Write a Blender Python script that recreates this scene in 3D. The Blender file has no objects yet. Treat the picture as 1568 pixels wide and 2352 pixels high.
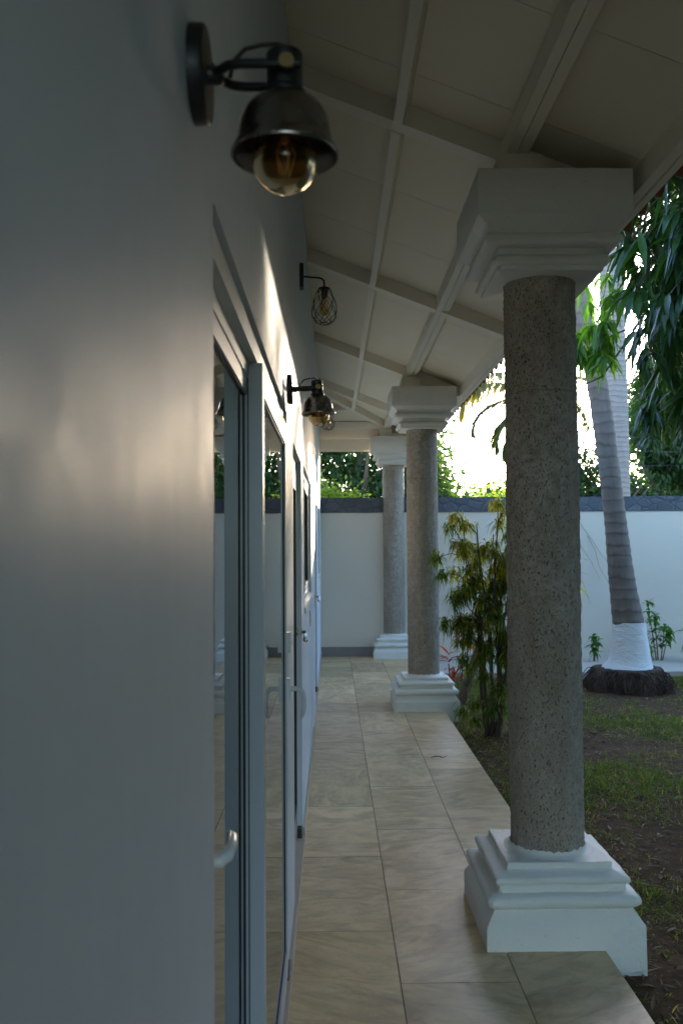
import bpy, math, random
import numpy as np
from mathutils import Vector, Matrix, noise
R = math.radians
S = bpy.context.scene
COL = S.collection
rnd = random.Random(7)
rng = np.random.default_rng(7)

# ------------------------------------------------------------------ camera
cam = bpy.data.cameras.new('camera'); co = bpy.data.objects.new('camera', cam); COL.objects.link(co)
cam.sensor_fit = 'VERTICAL'; cam.sensor_height = 36.0; cam.sensor_width = 24.0
cam.lens = 36.0 * 2060 / 2352
cam.clip_start = 0.02; cam.clip_end = 1500
co.matrix_world = Matrix(((0.99992783, 0.00599957, -0.01040896, 0), (-0.01018708, -0.03589731, -0.99930356, 0),
                          (-0.00636904, 0.99933747, -0.0358336, 1.62), (0, 0, 0, 1)))
cam.dof.use_dof = True; cam.dof.focus_distance = 4.3; cam.dof.aperture_fstop = 5.6
S.camera = co

# ------------------------------------------------------------------ light
SUN_AZ, SUN_EL = 20.5, 8.6                      # degrees right of the veranda axis, above the horizon
w = bpy.data.worlds.new('World'); S.world = w; w.use_nodes = True
nt = w.node_tree; bg = nt.nodes['Background']; sky = nt.nodes.new('ShaderNodeTexSky')
sky.sky_type = 'NISHITA'; sky.sun_disc = False
sky.sun_elevation = R(SUN_EL); sky.sun_rotation = R(SUN_AZ)
sky.air_density = 0.8; sky.dust_density = 0.7; sky.ozone_density = 3.0
wb = nt.nodes.new('ShaderNodeMix'); wb.data_type = 'RGBA'; wb.blend_type = 'MULTIPLY'; wb.inputs[0].default_value = 1.0
wb.inputs[7].default_value = (1.18, 1.0, 0.87, 1)          # the camera's daylight white balance
nt.links.new(sky.outputs[0], wb.inputs[6]); nt.links.new(wb.outputs[2], bg.inputs[0]); bg.inputs[1].default_value = 0.15
sl = bpy.data.lights.new('sun', 'SUN'); so = bpy.data.objects.new('sun', sl); COL.objects.link(so)
sl.energy = 2.0; sl.angle = R(0.8); sl.color = (1.0, 0.86, 0.66)
sd = Vector((math.sin(R(SUN_AZ)) * math.cos(R(SUN_EL)), math.cos(R(SUN_AZ)) * math.cos(R(SUN_EL)), math.sin(R(SUN_EL))))
so.rotation_euler = sd.to_track_quat('Z', 'Y').to_euler()
vs = S.view_settings
vs.view_transform = 'Standard'; vs.look = 'None'; vs.gamma = 1; vs.use_curve_mapping = False
vs.exposure = 3.68
S.cycles.max_bounces = 10; S.cycles.diffuse_bounces = 5; S.cycles.glossy_bounces = 4
S.cycles.transparent_max_bounces = 12; S.cycles.transmission_bounces = 6

# ------------------------------------------------------------------ helpers
def tag(o, label=None, cat=None, group=None, kind=None):
    if label: o['label'] = label
    if cat: o['category'] = cat
    if group: o['group'] = group
    if kind: o['kind'] = kind
    return o

def empty(name, loc=(0, 0, 0), rz=0):
    o = bpy.data.objects.new(name, None); COL.objects.link(o); o.empty_display_size = 0.1
    o.location = loc; o.rotation_euler = (0, 0, rz); return o

def copy_tree(o, parent=None):
    c = o.copy(); COL.objects.link(c)
    if parent: c.parent = parent
    for ch in list(o.children): copy_tree(ch, c)
    return c

class MB:
    def __init__(s): s.v = []; s.f = []; s.uv = {}
    def add(s, vs_, fs):
        n = len(s.v); s.v += [tuple(p) for p in vs_]; s.f += [tuple(i + n for i in f) for f in fs]; return s
    def box(s, x0, x1, y0, y1, z0, z1):
        return s.add([(x0, y0, z0), (x1, y0, z0), (x1, y1, z0), (x0, y1, z0), (x0, y0, z1), (x1, y0, z1), (x1, y1, z1), (x0, y1, z1)],
                     [(0, 3, 2, 1), (4, 5, 6, 7), (0, 1, 5, 4), (1, 2, 6, 5), (2, 3, 7, 6), (3, 0, 4, 7)])
    def beam(s, a, b, wv, hv):
        a, b, wv, hv = map(Vector, (a, b, wv, hv))
        p = [a - wv, a + wv, b + wv, b - wv]
        return s.add(p + [q + hv for q in p], [(0, 3, 2, 1), (4, 5, 6, 7), (0, 1, 5, 4), (1, 2, 6, 5), (2, 3, 7, 6), (3, 0, 4, 7)])
    def tube(s, path, r, n=8, cap=True):
        P = [Vector(p) for p in path]; m = len(P)
        rs = r if isinstance(r, (list, tuple)) else [r] * m
        prev = None; rings = []
        for i, p in enumerate(P):
            t = (P[min(i + 1, m - 1)] - P[max(i - 1, 0)]).normalized()
            if prev is None:
                u = t.orthogonal().normalized()
            else:
                u = prev - t * prev.dot(t)
                u = u.normalized() if u.length > 1e-6 else t.orthogonal().normalized()
            prev = u; q = t.cross(u)
            rings.append([p + (u * math.cos(2 * math.pi * k / n) + q * math.sin(2 * math.pi * k / n)) * rs[i] for k in range(n)])
        vs_ = [q for rg in rings for q in rg]
        fs = [(i * n + k, i * n + (k + 1) % n, (i + 1) * n + (k + 1) % n, (i + 1) * n + k) for i in range(m - 1) for k in range(n)]
        if cap: fs += [tuple(range(n))[::-1], tuple((m - 1) * n + k for k in range(n))]
        return s.add(vs_, fs)
    def lathe(s, prof, c=(0, 0, 0), n=32, axis='z', caps=False):
        vs_ = []
        for (r, h) in prof:
            for k in range(n):
                a = 2 * math.pi * k / n
                if axis == 'z': vs_.append((c[0] + r * math.cos(a), c[1] + r * math.sin(a), c[2] + h))
                elif axis == 'x': vs_.append((c[0] + h, c[1] + r * math.cos(a), c[2] + r * math.sin(a)))
                else: vs_.append((c[0] + r * math.sin(a), c[1] + h, c[2] + r * math.cos(a)))
        m = len(prof)
        fs = [(i * n + k, i * n + (k + 1) % n, (i + 1) * n + (k + 1) % n, (i + 1) * n + k) for i in range(m - 1) for k in range(n)]
        if caps: fs += [tuple(range(n))[::-1], tuple((m - 1) * n + k for k in range(n))]
        return s.add(vs_, fs)
    def sphere(s, c, r, nu=24, nv=14, sz=1.0):
        return s.lathe([(max(1e-4, r * math.sin(math.pi * i / nv)), -r * sz * math.cos(math.pi * i / nv)) for i in range(nv + 1)], c, nu)
    def build(s, name, m, parent=None, smooth=None, loc=None):
        me = bpy.data.meshes.new(name); me.from_pydata(s.v, [], s.f); me.validate(); me.update()
        if m: me.materials.append(m)
        if smooth is not None:
            me.shade_smooth()
            if smooth < 180: me.set_sharp_from_angle(angle=R(smooth))
        o = bpy.data.objects.new(name, me); COL.objects.link(o)
        if parent: o.parent = parent
        if loc: o.location = loc
        return o

def nobj(name, V, F, m, parent=None, var=None, smooth=True):
    """numpy quad mesh; V (n,3), F (k,4), var = one float per vertex"""
    me = bpy.data.meshes.new(name)
    me.vertices.add(len(V)); me.vertices.foreach_set('co', np.asarray(V, np.float32).ravel())
    me.loops.add(F.size); me.loops.foreach_set('vertex_index', np.asarray(F, np.int32).ravel())
    me.polygons.add(len(F)); me.polygons.foreach_set('loop_start', np.arange(0, F.size, F.shape[1], dtype=np.int32))
    me.update(calc_edges=True)
    if smooth: me.shade_smooth()
    if var is not None:
        a = me.attributes.new('var', 'FLOAT', 'POINT'); a.data.foreach_set('value', np.asarray(var, np.float32))
    me.materials.append(m)
    o = bpy.data.objects.new(name, me); COL.objects.link(o)
    if parent: o.parent = parent
    return o

def nrm(a): return a / np.maximum(np.linalg.norm(a, axis=-1, keepdims=True), 1e-9)

def leaf_cloud(B, D, U, L, W, droop, seg=4, cols=3, fold=0.25, wp=0.8, tip=0.06, wave=0.0):
    """many curved leaves: base B, direction D, up-hint U, length L, width W, droop"""
    B = np.asarray(B, float); N = len(B); D = nrm(np.asarray(D, float)); U = np.asarray(U, float)
    L = np.broadcast_to(L, N).astype(float); W = np.broadcast_to(W, N).astype(float); droop = np.broadcast_to(droop, N).astype(float)
    s = nrm(np.cross(D, U) + 1e-6); n = np.cross(s, D)
    rows = seg + 1; V = np.zeros((N, rows, cols, 3))
    for i in range(rows):
        t = i / seg
        wd = max(tip, math.sin(math.pi * min(1, t ** wp)))
        c = B + D * (L * t * (1 - 0.25 * np.minimum(droop, 2) * t))[:, None]
        c[:, 2] -= droop * L * t * t * 0.8
        if wave: c = c + n * (np.sin(t * 9 + np.arange(N)) * wave * L)[:, None]
        for j in range(cols):
            u = (j / (cols - 1) - 0.5)
            V[:, i, j] = c + s * (u * W * wd)[:, None] + n * (abs(u) * 2 * fold * W * wd * 0.5)[:, None]
    idx = np.arange(N * rows * cols).reshape(N, rows, cols)
    F = np.stack([idx[:, :-1, :-1], idx[:, 1:, :-1], idx[:, 1:, 1:], idx[:, :-1, 1:]], -1).reshape(-1, 4)
    return V.reshape(-1, 3), F, rows * cols

def merge(parts):
    V = []; F = []; A = []; n = 0
    for v, f, a in parts:
        V.append(v); F.append(f + n); A.append(a); n += len(v)
    return np.concatenate(V), np.concatenate(F), np.concatenate(A)

# ------------------------------------------------------------------ materials
class N:
    def __init__(s, name):
        s.m = bpy.data.materials.new(name); s.m.use_nodes = True; s.t = s.m.node_tree
        s.p = s.t.nodes['Principled BSDF']; s.out = s.t.nodes['Material Output']; s._c = None
    def new(s, typ, **kw):
        n = s.t.nodes.new(typ)
        for k, v in kw.items():
            if hasattr(n, k): setattr(n, k, v)
        return n
    def link(s, a, b): s.t.links.new(a, b)
    def coord(s, which='Object'):
        if s._c is None: s._c = s.new('ShaderNodeTexCoord')
        return s._c.outputs[which]
    def mapped(s, scale=(1, 1, 1), rot=(0, 0, 0), src=None):
        mp = s.new('ShaderNodeMapping'); mp.inputs['Scale'].default_value = scale; mp.inputs['Rotation'].default_value = rot
        s.link(src or s.coord(), mp.inputs[0]); return mp.outputs[0]
    def noise(s, scale, detail=4, rough=0.55, src=None, dist=0.0):
        n = s.new('ShaderNodeTexNoise'); n.inputs['Scale'].default_value = scale; n.inputs['Detail'].default_value = detail
        n.inputs['Roughness'].default_value = rough; n.inputs['Distortion'].default_value = dist
        s.link(src or s.coord(), n.inputs['Vector']); return n.outputs[0]
    def voro(s, scale, feature='F1', src=None, out='Distance', rand=1.0):
        n = s.new('ShaderNodeTexVoronoi'); n.feature = feature; n.inputs['Scale'].default_value = scale
        n.inputs['Randomness'].default_value = rand
        s.link(src or s.coord(), n.inputs['Vector']); return n.outputs[out]
    def ramp(s, fac, stops):
        r = s.new('ShaderNodeValToRGB'); el = r.color_ramp.elements
        while len(el) < len(stops): el.new(0.5)
        for e, (p, c) in zip(el, stops):
            e.position = p; e.color = c if len(c) == 4 else (*c, 1)
        s.link(fac, r.inputs[0]); return r.outputs[0]
    def mix(s, fac, a, b, mode='MIX'):
        n = s.new('ShaderNodeMix'); n.data_type = 'RGBA'; n.blend_type = mode
        for k, v in ((0, fac), (6, a), (7, b)):
            if hasattr(v, 'links') or hasattr(v, 'is_linked'): s.link(v, n.inputs[k])
            elif k == 0: n.inputs[0].default_value = v
            else: n.inputs[k].default_value = (*v, 1) if len(v) == 3 else v
        return n.outputs[2]
    def math(s, op, a, b=0.0):
        n = s.new('ShaderNodeMath'); n.operation = op
        for k, v in ((0, a), (1, b)):
            if isinstance(v, (int, float)): n.inputs[k].default_value = v
            else: s.link(v, n.inputs[k])
        return n.outputs[0]
    def bump(s, h, strength=0.3, dist=0.01, prev=None):
        n = s.new('ShaderNodeBump'); n.inputs['Strength'].default_value = strength; n.inputs['Distance'].default_value = dist
        s.link(h, n.inputs['Height'])
        if prev: s.link(prev, n.inputs['Normal'])
        s.link(n.outputs[0], s.p.inputs['Normal']); return n.outputs[0]
    def base(s, c):
        if isinstance(c, tuple): s.p.inputs['Base Color'].default_value = (*c, 1)
        else: s.link(c, s.p.inputs['Base Color'])
        return s
    def set(s, **kw):
        for k, v in kw.items(): s.p.inputs[k.replace('_', ' ')].default_value = v
        return s

def m_plain(name, c, rough=0.5, metal=0.0, spec=0.5):
    a = N(name); a.base(c).set(Roughness=rough, Metallic=metal)
    a.p.inputs['Specular IOR Level'].default_value = spec
    n = a.noise(9, 4); a.link(a.ramp(n, [(0.3, (rough * 0.92,) * 3), (0.7, (min(1, rough * 1.1),) * 3)]), a.p.inputs['Roughness'])
    return a.m

M = {}
# house wall: satin off-white paint, trowelled plaster
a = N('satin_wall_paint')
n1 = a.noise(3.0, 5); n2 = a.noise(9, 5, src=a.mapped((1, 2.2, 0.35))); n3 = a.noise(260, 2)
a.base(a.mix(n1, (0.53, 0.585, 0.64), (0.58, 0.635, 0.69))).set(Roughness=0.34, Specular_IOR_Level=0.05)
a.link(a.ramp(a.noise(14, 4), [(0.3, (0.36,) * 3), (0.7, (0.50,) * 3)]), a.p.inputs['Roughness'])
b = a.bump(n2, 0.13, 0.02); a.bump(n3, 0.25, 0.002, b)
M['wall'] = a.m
# white masonry paint on column mouldings
a = N('white_masonry_paint'); n1 = a.noise(6, 5); n2 = a.noise(55, 5, 0.7); n3 = a.noise(16, 3)
a.base(a.mix(a.ramp(n2, [(0.28, (1, 1, 1)), (0.36, (0, 0, 0))]), a.mix(n1, (0.71, 0.69, 0.63), (0.77, 0.755, 0.70)), (0.5, 0.47, 0.42))).set(Roughness=0.55)
b = a.bump(n3, 0.35, 0.012); a.bump(n2, 0.6, 0.006, b)
M['white'] = a.m
# ceiling boards
a = N('ceiling_paint'); n1 = a.noise(2.0, 4); n2 = a.noise(30, 4, src=a.mapped((0.3, 1, 1)))
a.base(a.mix(n1, (0.78, 0.69, 0.53), (0.83, 0.75, 0.59))).set(Roughness=0.6); a.bump(n2, 0.12, 0.004)
M['ceiling'] = a.m
a = N('joinery_paint'); n1 = a.noise(3.0, 4); n2 = a.noise(22, 5, src=a.mapped((1, 0.08, 1)))
a.base(a.mix(n1, (0.80, 0.73, 0.59), (0.85, 0.79, 0.66))).set(Roughness=0.5); a.bump(n2, 0.2, 0.004)
M['beam'] = a.m
# concrete shaft
a = N('rough_concrete'); src = a.mapped((1, 1, 0.45)); src2 = a.mapped((1.4, 1.4, 0.7), (0.5, 0.4, 0))
n1 = a.noise(2.6, 9, 0.68, src=src, dist=0.4); n2 = a.noise(105, 4, 0.62, src=src2); n3 = a.noise(28, 6, 0.65); n4 = a.noise(170, 3, 0.6)
col = a.ramp(n1, [(0.30, (0.23, 0.175, 0.125)), (0.47, (0.40, 0.34, 0.27)), (0.62, (0.49, 0.445, 0.385)), (0.8, (0.55, 0.52, 0.47))])
col = a.mix(a.ramp(n3, [(0.35, (1, 1, 1)), (0.6, (0, 0, 0))]), col, (0.31, 0.26, 0.205))
col = a.mix(a.ramp(n2, [(0.35, (1, 1, 1)), (0.42, (0, 0, 0))]), col, (0.09, 0.078, 0.062))
col = a.mix(a.ramp(n4, [(0.62, (0, 0, 0)), (0.72, (1, 1, 1))]), col, (0.58, 0.54, 0.48))
sx = a.new('ShaderNodeSeparateXYZ'); a.link(a.coord(), sx.inputs[0])
zj = a.math('ABSOLUTE', a.math('SUBTRACT', a.math('ADD', sx.outputs[2], a.math('MULTIPLY', a.noise(9, 4), 0.03)), 2.285))
col = a.mix(a.ramp(a.math('MULTIPLY', zj, 60.0), [(0.0, (0.55, 0.55, 0.55)), (0.3, (0, 0, 0))]), col, (0.12, 0.10, 0.08))
n5 = a.noise(36, 5, 0.7, src=a.mapped((1, 1.2, 0.8), (0.3, 0.9, 0.2)))
col = a.mix(a.ramp(n5, [(0.26, (0.8, 0.8, 0.8)), (0.34, (0, 0, 0))]), col, (0.10, 0.052, 0.043))
a.base(col).set(Roughness=0.9)
b = a.bump(a.ramp(n5, [(0.26, (0, 0, 0)), (0.40, (1, 1, 1))]), 0.7, 0.010); b = a.bump(a.ramp(n2, [(0.29, (0, 0, 0)), (0.42, (1, 1, 1))]), 0.9, 0.010, b); b = a.bump(n3, 0.7, 0.016, b); a.bump(n4, 0.3, 0.003, b)
M['concrete'] = a.m
# floor tiles (uv = metres on each tile, shifted per tile)
a = N('travertine_tile'); uv = a.coord('UV')
n1 = a.noise(3.0, 7, 0.68, src=a.mapped((1, 1, 1), src=uv), dist=0.7); n2 = a.noise(3.2, 7, 0.62, src=a.mapped((0.9, 2.3, 1), (0, 0, R(38)), uv), dist=1.4)
n3 = a.noise(60, 3, src=uv); n4 = a.noise(7, 8, 0.72, src=a.mapped((0.9, 1.6, 1), (0, 0, R(30)), uv), dist=0.8)
col = a.ramp(n1, [(0.28, (0.52, 0.355, 0.185)), (0.48, (0.71, 0.515, 0.28)), (0.70, (0.80, 0.63, 0.39))])
col = a.mix(a.ramp(n2, [(0.30, (0.85, 0.85, 0.85)), (0.42, (0.4, 0.4, 0.4)), (0.56, (0, 0, 0))]), col, (0.38, 0.255, 0.14))
col = a.mix(a.ramp(n4, [(0.50, (0, 0, 0)), (0.72, (0.75, 0.75, 0.75))]), col, (0.42, 0.31, 0.19))
col = a.mix(a.ramp(n3, [(0.7, (0, 0, 0)), (0.8, (0.5, 0.5, 0.5))]), col, (0.30, 0.24, 0.17))
tv = a.new('ShaderNodeAttribute'); tv.attribute_name = 'tint'
col = a.mix(1.0, col, tv.outputs['Color'], 'MULTIPLY')
a.base(col).set(Specular_IOR_Level=0.3); a.link(a.ramp(n1, [(0.3, (0.30,) * 3), (0.7, (0.46,) * 3)]), a.p.inputs['Roughness']); a.bump(n2, 0.08, 0.004)
M['tile'] = a.m
M['grout'] = m_plain('grout', (0.17, 0.13, 0.09), 0.9)
M['edge'] = m_plain('brown_edge_trim', (0.10, 0.065, 0.04), 0.6)
a = N('skirting_tile'); a.base(a.mix(a.noise(9, 5), (0.34, 0.28, 0.21), (0.46, 0.39, 0.31))).set(Roughness=0.45); M['skirt'] = a.m
a = N('grey_skirting'); a.base(a.mix(a.noise(6, 6), (0.17, 0.155, 0.14), (0.24, 0.22, 0.20))).set(Roughness=0.5); M['grey_skirt'] = a.m
# boundary wall
a = N('limewashed_wall'); n1 = a.noise(0.9, 6, 0.6, src=a.mapped((0.5, 1, 1.6))); n2 = a.noise(7, 6, 0.65, src=a.mapped((0.6, 1, 3))); n3 = a.noise(40, 4)
col = a.mix(n1, (0.59, 0.52, 0.42), (0.69, 0.615, 0.50)); col = a.mix(a.ramp(n2, [(0.25, (0.5, 0.5, 0.5)), (0.42, (0, 0, 0))]), col, (0.52, 0.50, 0.46))
a.base(col).set(Roughness=0.75); b = a.bump(n2, 0.12, 0.012); a.bump(n3, 0.2, 0.004, b); M['lime'] = a.m
a = N('dark_slate_cladding'); src = a.mapped((1, 1, 1.5)); e = a.voro(5.2, 'DISTANCE_TO_EDGE', src); c = a.voro(5.2, 'F1', src, 'Color')
sep = a.new('ShaderNodeSeparateColor'); a.link(c, sep.inputs[0])
col = a.ramp(sep.outputs[0], [(0.0, (0.055, 0.062, 0.075)), (1.0, (0.095, 0.105, 0.125))])
col = a.mix(a.ramp(a.noise(12, 5), [(0.35, (0.5, 0.5, 0.5)), (0.7, (0, 0, 0))]), col, (0.045, 0.05, 0.06))
col = a.mix(a.ramp(e, [(0.0, (1, 1, 1)), (0.045, (0, 0, 0))]), col, (0.034, 0.036, 0.042))
a.base(col).set(Roughness=0.5); b = a.bump(a.ramp(e, [(0.0, (0, 0, 0)), (0.09, (1, 1, 1))]), 0.5, 0.010); a.bump(a.noise(20, 5), 0.3, 0.008, b); M['slate'] = a.m
a = N('concrete_path'); a.base(a.mix(a.noise(3, 6), (0.42, 0.37, 0.31), (0.54, 0.48, 0.41))).set(Roughness=0.85); a.bump(a.noise(40, 4), 0.3, 0.004); M['path'] = a.m
# soil
a = N('garden_soil'); n1 = a.noise(1.3, 6, 0.6); n2 = a.noise(14, 8, 0.7); n3 = a.noise(70, 4, 0.7)
col = a.ramp(n2, [(0.3, (0.045, 0.024, 0.013)), (0.55, (0.115, 0.064, 0.036)), (0.75, (0.21, 0.128, 0.078))])
col = a.mix(a.ramp(n1, [(0.4, (0, 0, 0)), (0.65, (0.45, 0.45, 0.45))]), col, (0.075, 0.06, 0.022))
a.base(col).set(Roughness=0.95, Specular_IOR_Level=0.1); b = a.bump(n2, 0.8, 0.03); a.bump(n3, 0.6, 0.008, b); M['soil'] = a.m
# metals, plastics
M['door_frame'] = m_plain('powder_coated_aluminium', (0.40, 0.435, 0.48), 0.32)
M['door_white'] = m_plain('white_aluminium', (0.70, 0.70, 0.67), 0.3)
M['dark_frame'] = m_plain('grey_bronze_aluminium', (0.14, 0.145, 0.155), 0.35)
M['gasket'] = m_plain('black_rubber', (0.012, 0.012, 0.013), 0.5)
M['black'] = m_plain('black_lamp_metal', (0.012, 0.011, 0.011), 0.42)
M['chrome'] = m_plain('chrome', (0.75, 0.75, 0.76), 0.12, 1.0)
M['handle'] = m_plain('white_enamel_handle', (0.66, 0.68, 0.70), 0.25)
M['brass'] = m_plain('aged_brass', (0.24, 0.165, 0.07), 0.5, 1.0)
M['shade'] = m_plain('smoked_bronze', (0.29, 0.255, 0.225), 0.27, 1.0)
M['plastic'] = m_plain('switch_plastic', (0.62, 0.60, 0.55), 0.35)
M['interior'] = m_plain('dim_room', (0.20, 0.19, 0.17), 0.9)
M['filament'] = m_plain('filament_mount', (0.5, 0.27, 0.16), 0.4)
M['hose'] = m_plain('green_hose', (0.01, 0.05, 0.045), 0.4)
M['wire'] = m_plain('fence_wire', (0.16, 0.16, 0.17), 0.4, 1.0)
a = N('clay_roof_tile'); a.base(a.mix(a.noise(7, 5), (0.20, 0.055, 0.028), (0.32, 0.10, 0.05))).set(Roughness=0.85); a.bump(a.noise(30, 5), 0.4, 0.006); M['clay'] = a.m

def m_pane(name, tint, ior, rough=0.0):
    a = N(name); a.t.nodes.remove(a.p)
    refl = (0.95, 0.97, 0.97, 1) if tint[0] < .5 else (0.9, 0.74, 0.5, 1)
    tr = a.new('ShaderNodeBsdfTransparent'); tr.inputs[0].default_value = (*tint, 1)
    gl = a.new('ShaderNodeBsdfGlossy'); gl.inputs['Roughness'].default_value = rough; gl.inputs[0].default_value = refl
    fr = a.new('ShaderNodeFresnel'); fr.inputs[0].default_value = ior
    geo = a.new('ShaderNodeNewGeometry')
    mx = a.new('ShaderNodeMixShader'); a.link(fr.outputs[0], mx.inputs[0]); a.link(tr.outputs[0], mx.inputs[1]); a.link(gl.outputs[0], mx.inputs[2])
    a.link(mx.outputs[0], a.out.inputs[0]); return a.m
M['glass'] = m_pane('tinted_door_glass', (0.22, 0.24, 0.24), 1.75)
M['bulb'] = m_pane('amber_bulb_glass', (0.94, 0.77, 0.48), 1.38)

def m_leaf(name, cols, trans=0.45, rough=0.38, tcol=None, spec=0.4):
    a = N(name); at = a.new('ShaderNodeAttribute'); at.attribute_name = 'var'
    c = a.ramp(at.outputs['Fac'], [(i / (len(cols) - 1), q) for i, q in enumerate(cols)])
    a.base(c).set(Roughness=rough, Specular_IOR_Level=spec)
    tl = a.new('ShaderNodeBsdfTranslucent')
    t2 = a.mix(1.0, c, tcol or (1.9, 1.9, 0.75), 'MULTIPLY'); a.link(t2, tl.inputs[0])
    mx = a.new('ShaderNodeMixShader'); mx.inputs[0].default_value = trans
    a.link(a.p.outputs[0], mx.inputs[1]); a.link(tl.outputs[0], mx.inputs[2]); a.link(mx.outputs[0], a.out.inputs[0]); return a.m
M['mango'] = m_leaf('mango_leaf', [(0.018, 0.045, 0.014), (0.035, 0.085, 0.022), (0.075, 0.15, 0.03)], 0.35, 0.3)
M['young'] = m_leaf('young_mango_leaf', [(0.05, 0.12, 0.02), (0.09, 0.20, 0.03), (0.15, 0.27, 0.04)], 0.5, 0.35)
M['shrub'] = m_leaf('feathery_shrub_leaf', [(0.035, 0.085, 0.018), (0.085, 0.14, 0.02), (0.26, 0.25, 0.025), (0.50, 0.40, 0.035)], 0.55, 0.45)
M['tree'] = m_leaf('tree_leaf', [(0.015, 0.035, 0.012), (0.03, 0.07, 0.018), (0.06, 0.11, 0.025)], 0.4, 0.5)
M['lime_leaf'] = m_leaf('yellow_green_leaf', [(0.06, 0.11, 0.02), (0.12, 0.19, 0.025), (0.2, 0.27, 0.03)], 0.5, 0.5)
M['frond'] = m_leaf('palm_frond_leaf', [(0.025, 0.05, 0.02), (0.06, 0.085, 0.025), (0.22, 0.17, 0.035)], 0.4, 0.4)
M['red_leaf'] = m_leaf('red_ti_leaf', [(0.16, 0.02, 0.012), (0.42, 0.07, 0.02), (0.62, 0.19, 0.04)], 0.5, 0.35, (1.6, 0.9, 0.6))
M['grass'] = m_leaf('lawn_grass', [(0.07, 0.125, 0.02), (0.13, 0.185, 0.03), (0.23, 0.20, 0.06), (0.42, 0.32, 0.16)], 0.45, 0.6, spec=0.1)
M['litter'] = m_leaf('dry_leaf', [(0.07, 0.035, 0.018), (0.20, 0.12, 0.06), (0.36, 0.27, 0.17)], 0.15, 0.7, (1.2, 1.0, 0.8))
a = N('twig_bark'); a.base(a.mix(a.noise(25, 4), (0.05, 0.035, 0.022), (0.12, 0.09, 0.06))).set(Roughness=0.9); M['twig'] = a.m
a = N('pale_stem'); a.base(a.mix(a.noise(25, 4), (0.13, 0.09, 0.055), (0.22, 0.16, 0.10))).set(Roughness=0.9); M['stem'] = a.m
a = N('root_mass'); n2 = a.noise(40, 6, 0.7, src=a.mapped((1, 1, 0.3))); a.base(a.mix(n2, (0.030, 0.019, 0.012), (0.13, 0.085, 0.055))).set(Roughness=1.0); a.bump(n2, 1.0, 0.03); M['root'] = a.m

def m_palm(name, c0, c1, per, dark):
    a = N(name); n1 = a.noise(3, 5); n2 = a.noise(14, 6, 0.65, src=a.mapped((1, 1, 0.25))); sp = a.new('ShaderNodeSeparateXYZ'); a.link(a.coord(), sp.inputs[0])
    z = a.math('ADD', a.math('ADD', sp.outputs[2], a.math('MULTIPLY', n1, 0.16)), a.math('MULTIPLY', n2, 0.03))
    fr = a.math('FRACT', a.math('MULTIPLY', z, 1 / per))
    ring = a.ramp(fr, [(0.0, (0.35, 0.35, 0.35)), (0.07, (0.75, 0.75, 0.75)), (0.2, (1, 1, 1)), (0.8, (0.7, 0.7, 0.7)), (1.0, (0.35, 0.35, 0.35))])
    col = a.mix(n2, c0, c1); col = a.mix(a.math('SUBTRACT', 1.0, ring), col, dark)
    a.base(col).set(Roughness=0.9); b = a.bump(ring, 0.5, 0.012); a.bump(n2, 0.5, 0.012, b); return a.m
M['coco_trunk'] = m_palm('ringed_palm_bark', (0.13, 0.10, 0.08), (0.31, 0.26, 0.22), 0.13, (0.10, 0.075, 0.06))
M['royal_trunk'] = m_palm('pale_palm_bark', (0.24, 0.21, 0.19), (0.35, 0.315, 0.29), 0.085, (0.13, 0.105, 0.09))
a = N('whitewash'); n2 = a.noise(9, 6, 0.65, src=a.mapped((1, 1, 2.2))); n3 = a.noise(30, 5, 0.7)
a.base(a.mix(a.ramp(n3, [(0.25, (1, 1, 1)), (0.34, (0, 0, 0))]), (0.80, 0.80, 0.79), (0.45, 0.42, 0.39))).set(Roughness=0.8); b = a.bump(n2, 0.8, 0.03); a.bump(n3, 0.4, 0.008, b); M['whitewash'] = a.m

# ================================================================== SETTING
WX = -0.17          # house wall face
EDGE = 1.075        # floor edge
YB = 13.0           # boundary wall face
GZ = -0.10          # garden level
# ground: one sheet to the horizon, finer and uneven near the veranda
def gz(x, y):
    k = min(1.0, max(0.0, (x - 1.15) / 0.6))
    return GZ + k * (0.035 * noise.noise((x * 0.9, y * 0.9, 0)) + 0.014 * noise.noise((x * 4, y * 4, 3)))
g = MB()
xs = [1.0 + 0.09 * i for i in range(84)]; ys = [-3 + 0.1 * i for i in range(149)]
vv = [(x, y, gz(x, y)) for y in ys for x in xs]; nx = len(xs)
g.add(vv, [(j * nx + i, j * nx + i + 1, (j + 1) * nx + i + 1, (j + 1) * nx + i) for j in range(len(ys) - 1) for i in range(nx - 1)])
x1 = xs[-1]; y0, y1 = ys[0], ys[-1]
def sheet(xa, xb, ya, yb, z=GZ - 0.004): g.add([(xa, ya, z), (xb, ya, z), (xb, yb, z), (xa, yb, z)], [(0, 1, 2, 3)])
sheet(-700, 1.02, -700, 700, GZ - 0.02); sheet(x1 - 0.02, 700, -700, 700, GZ - 0.02); sheet(1.02, x1 - 0.02, -700, y0 + 0.02, GZ - 0.02); sheet(1.02, x1 - 0.02, y1 - 0.05, 700, GZ - 0.02)
tag(g.build('ground', M['soil'], smooth=60), kind='structure')

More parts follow.
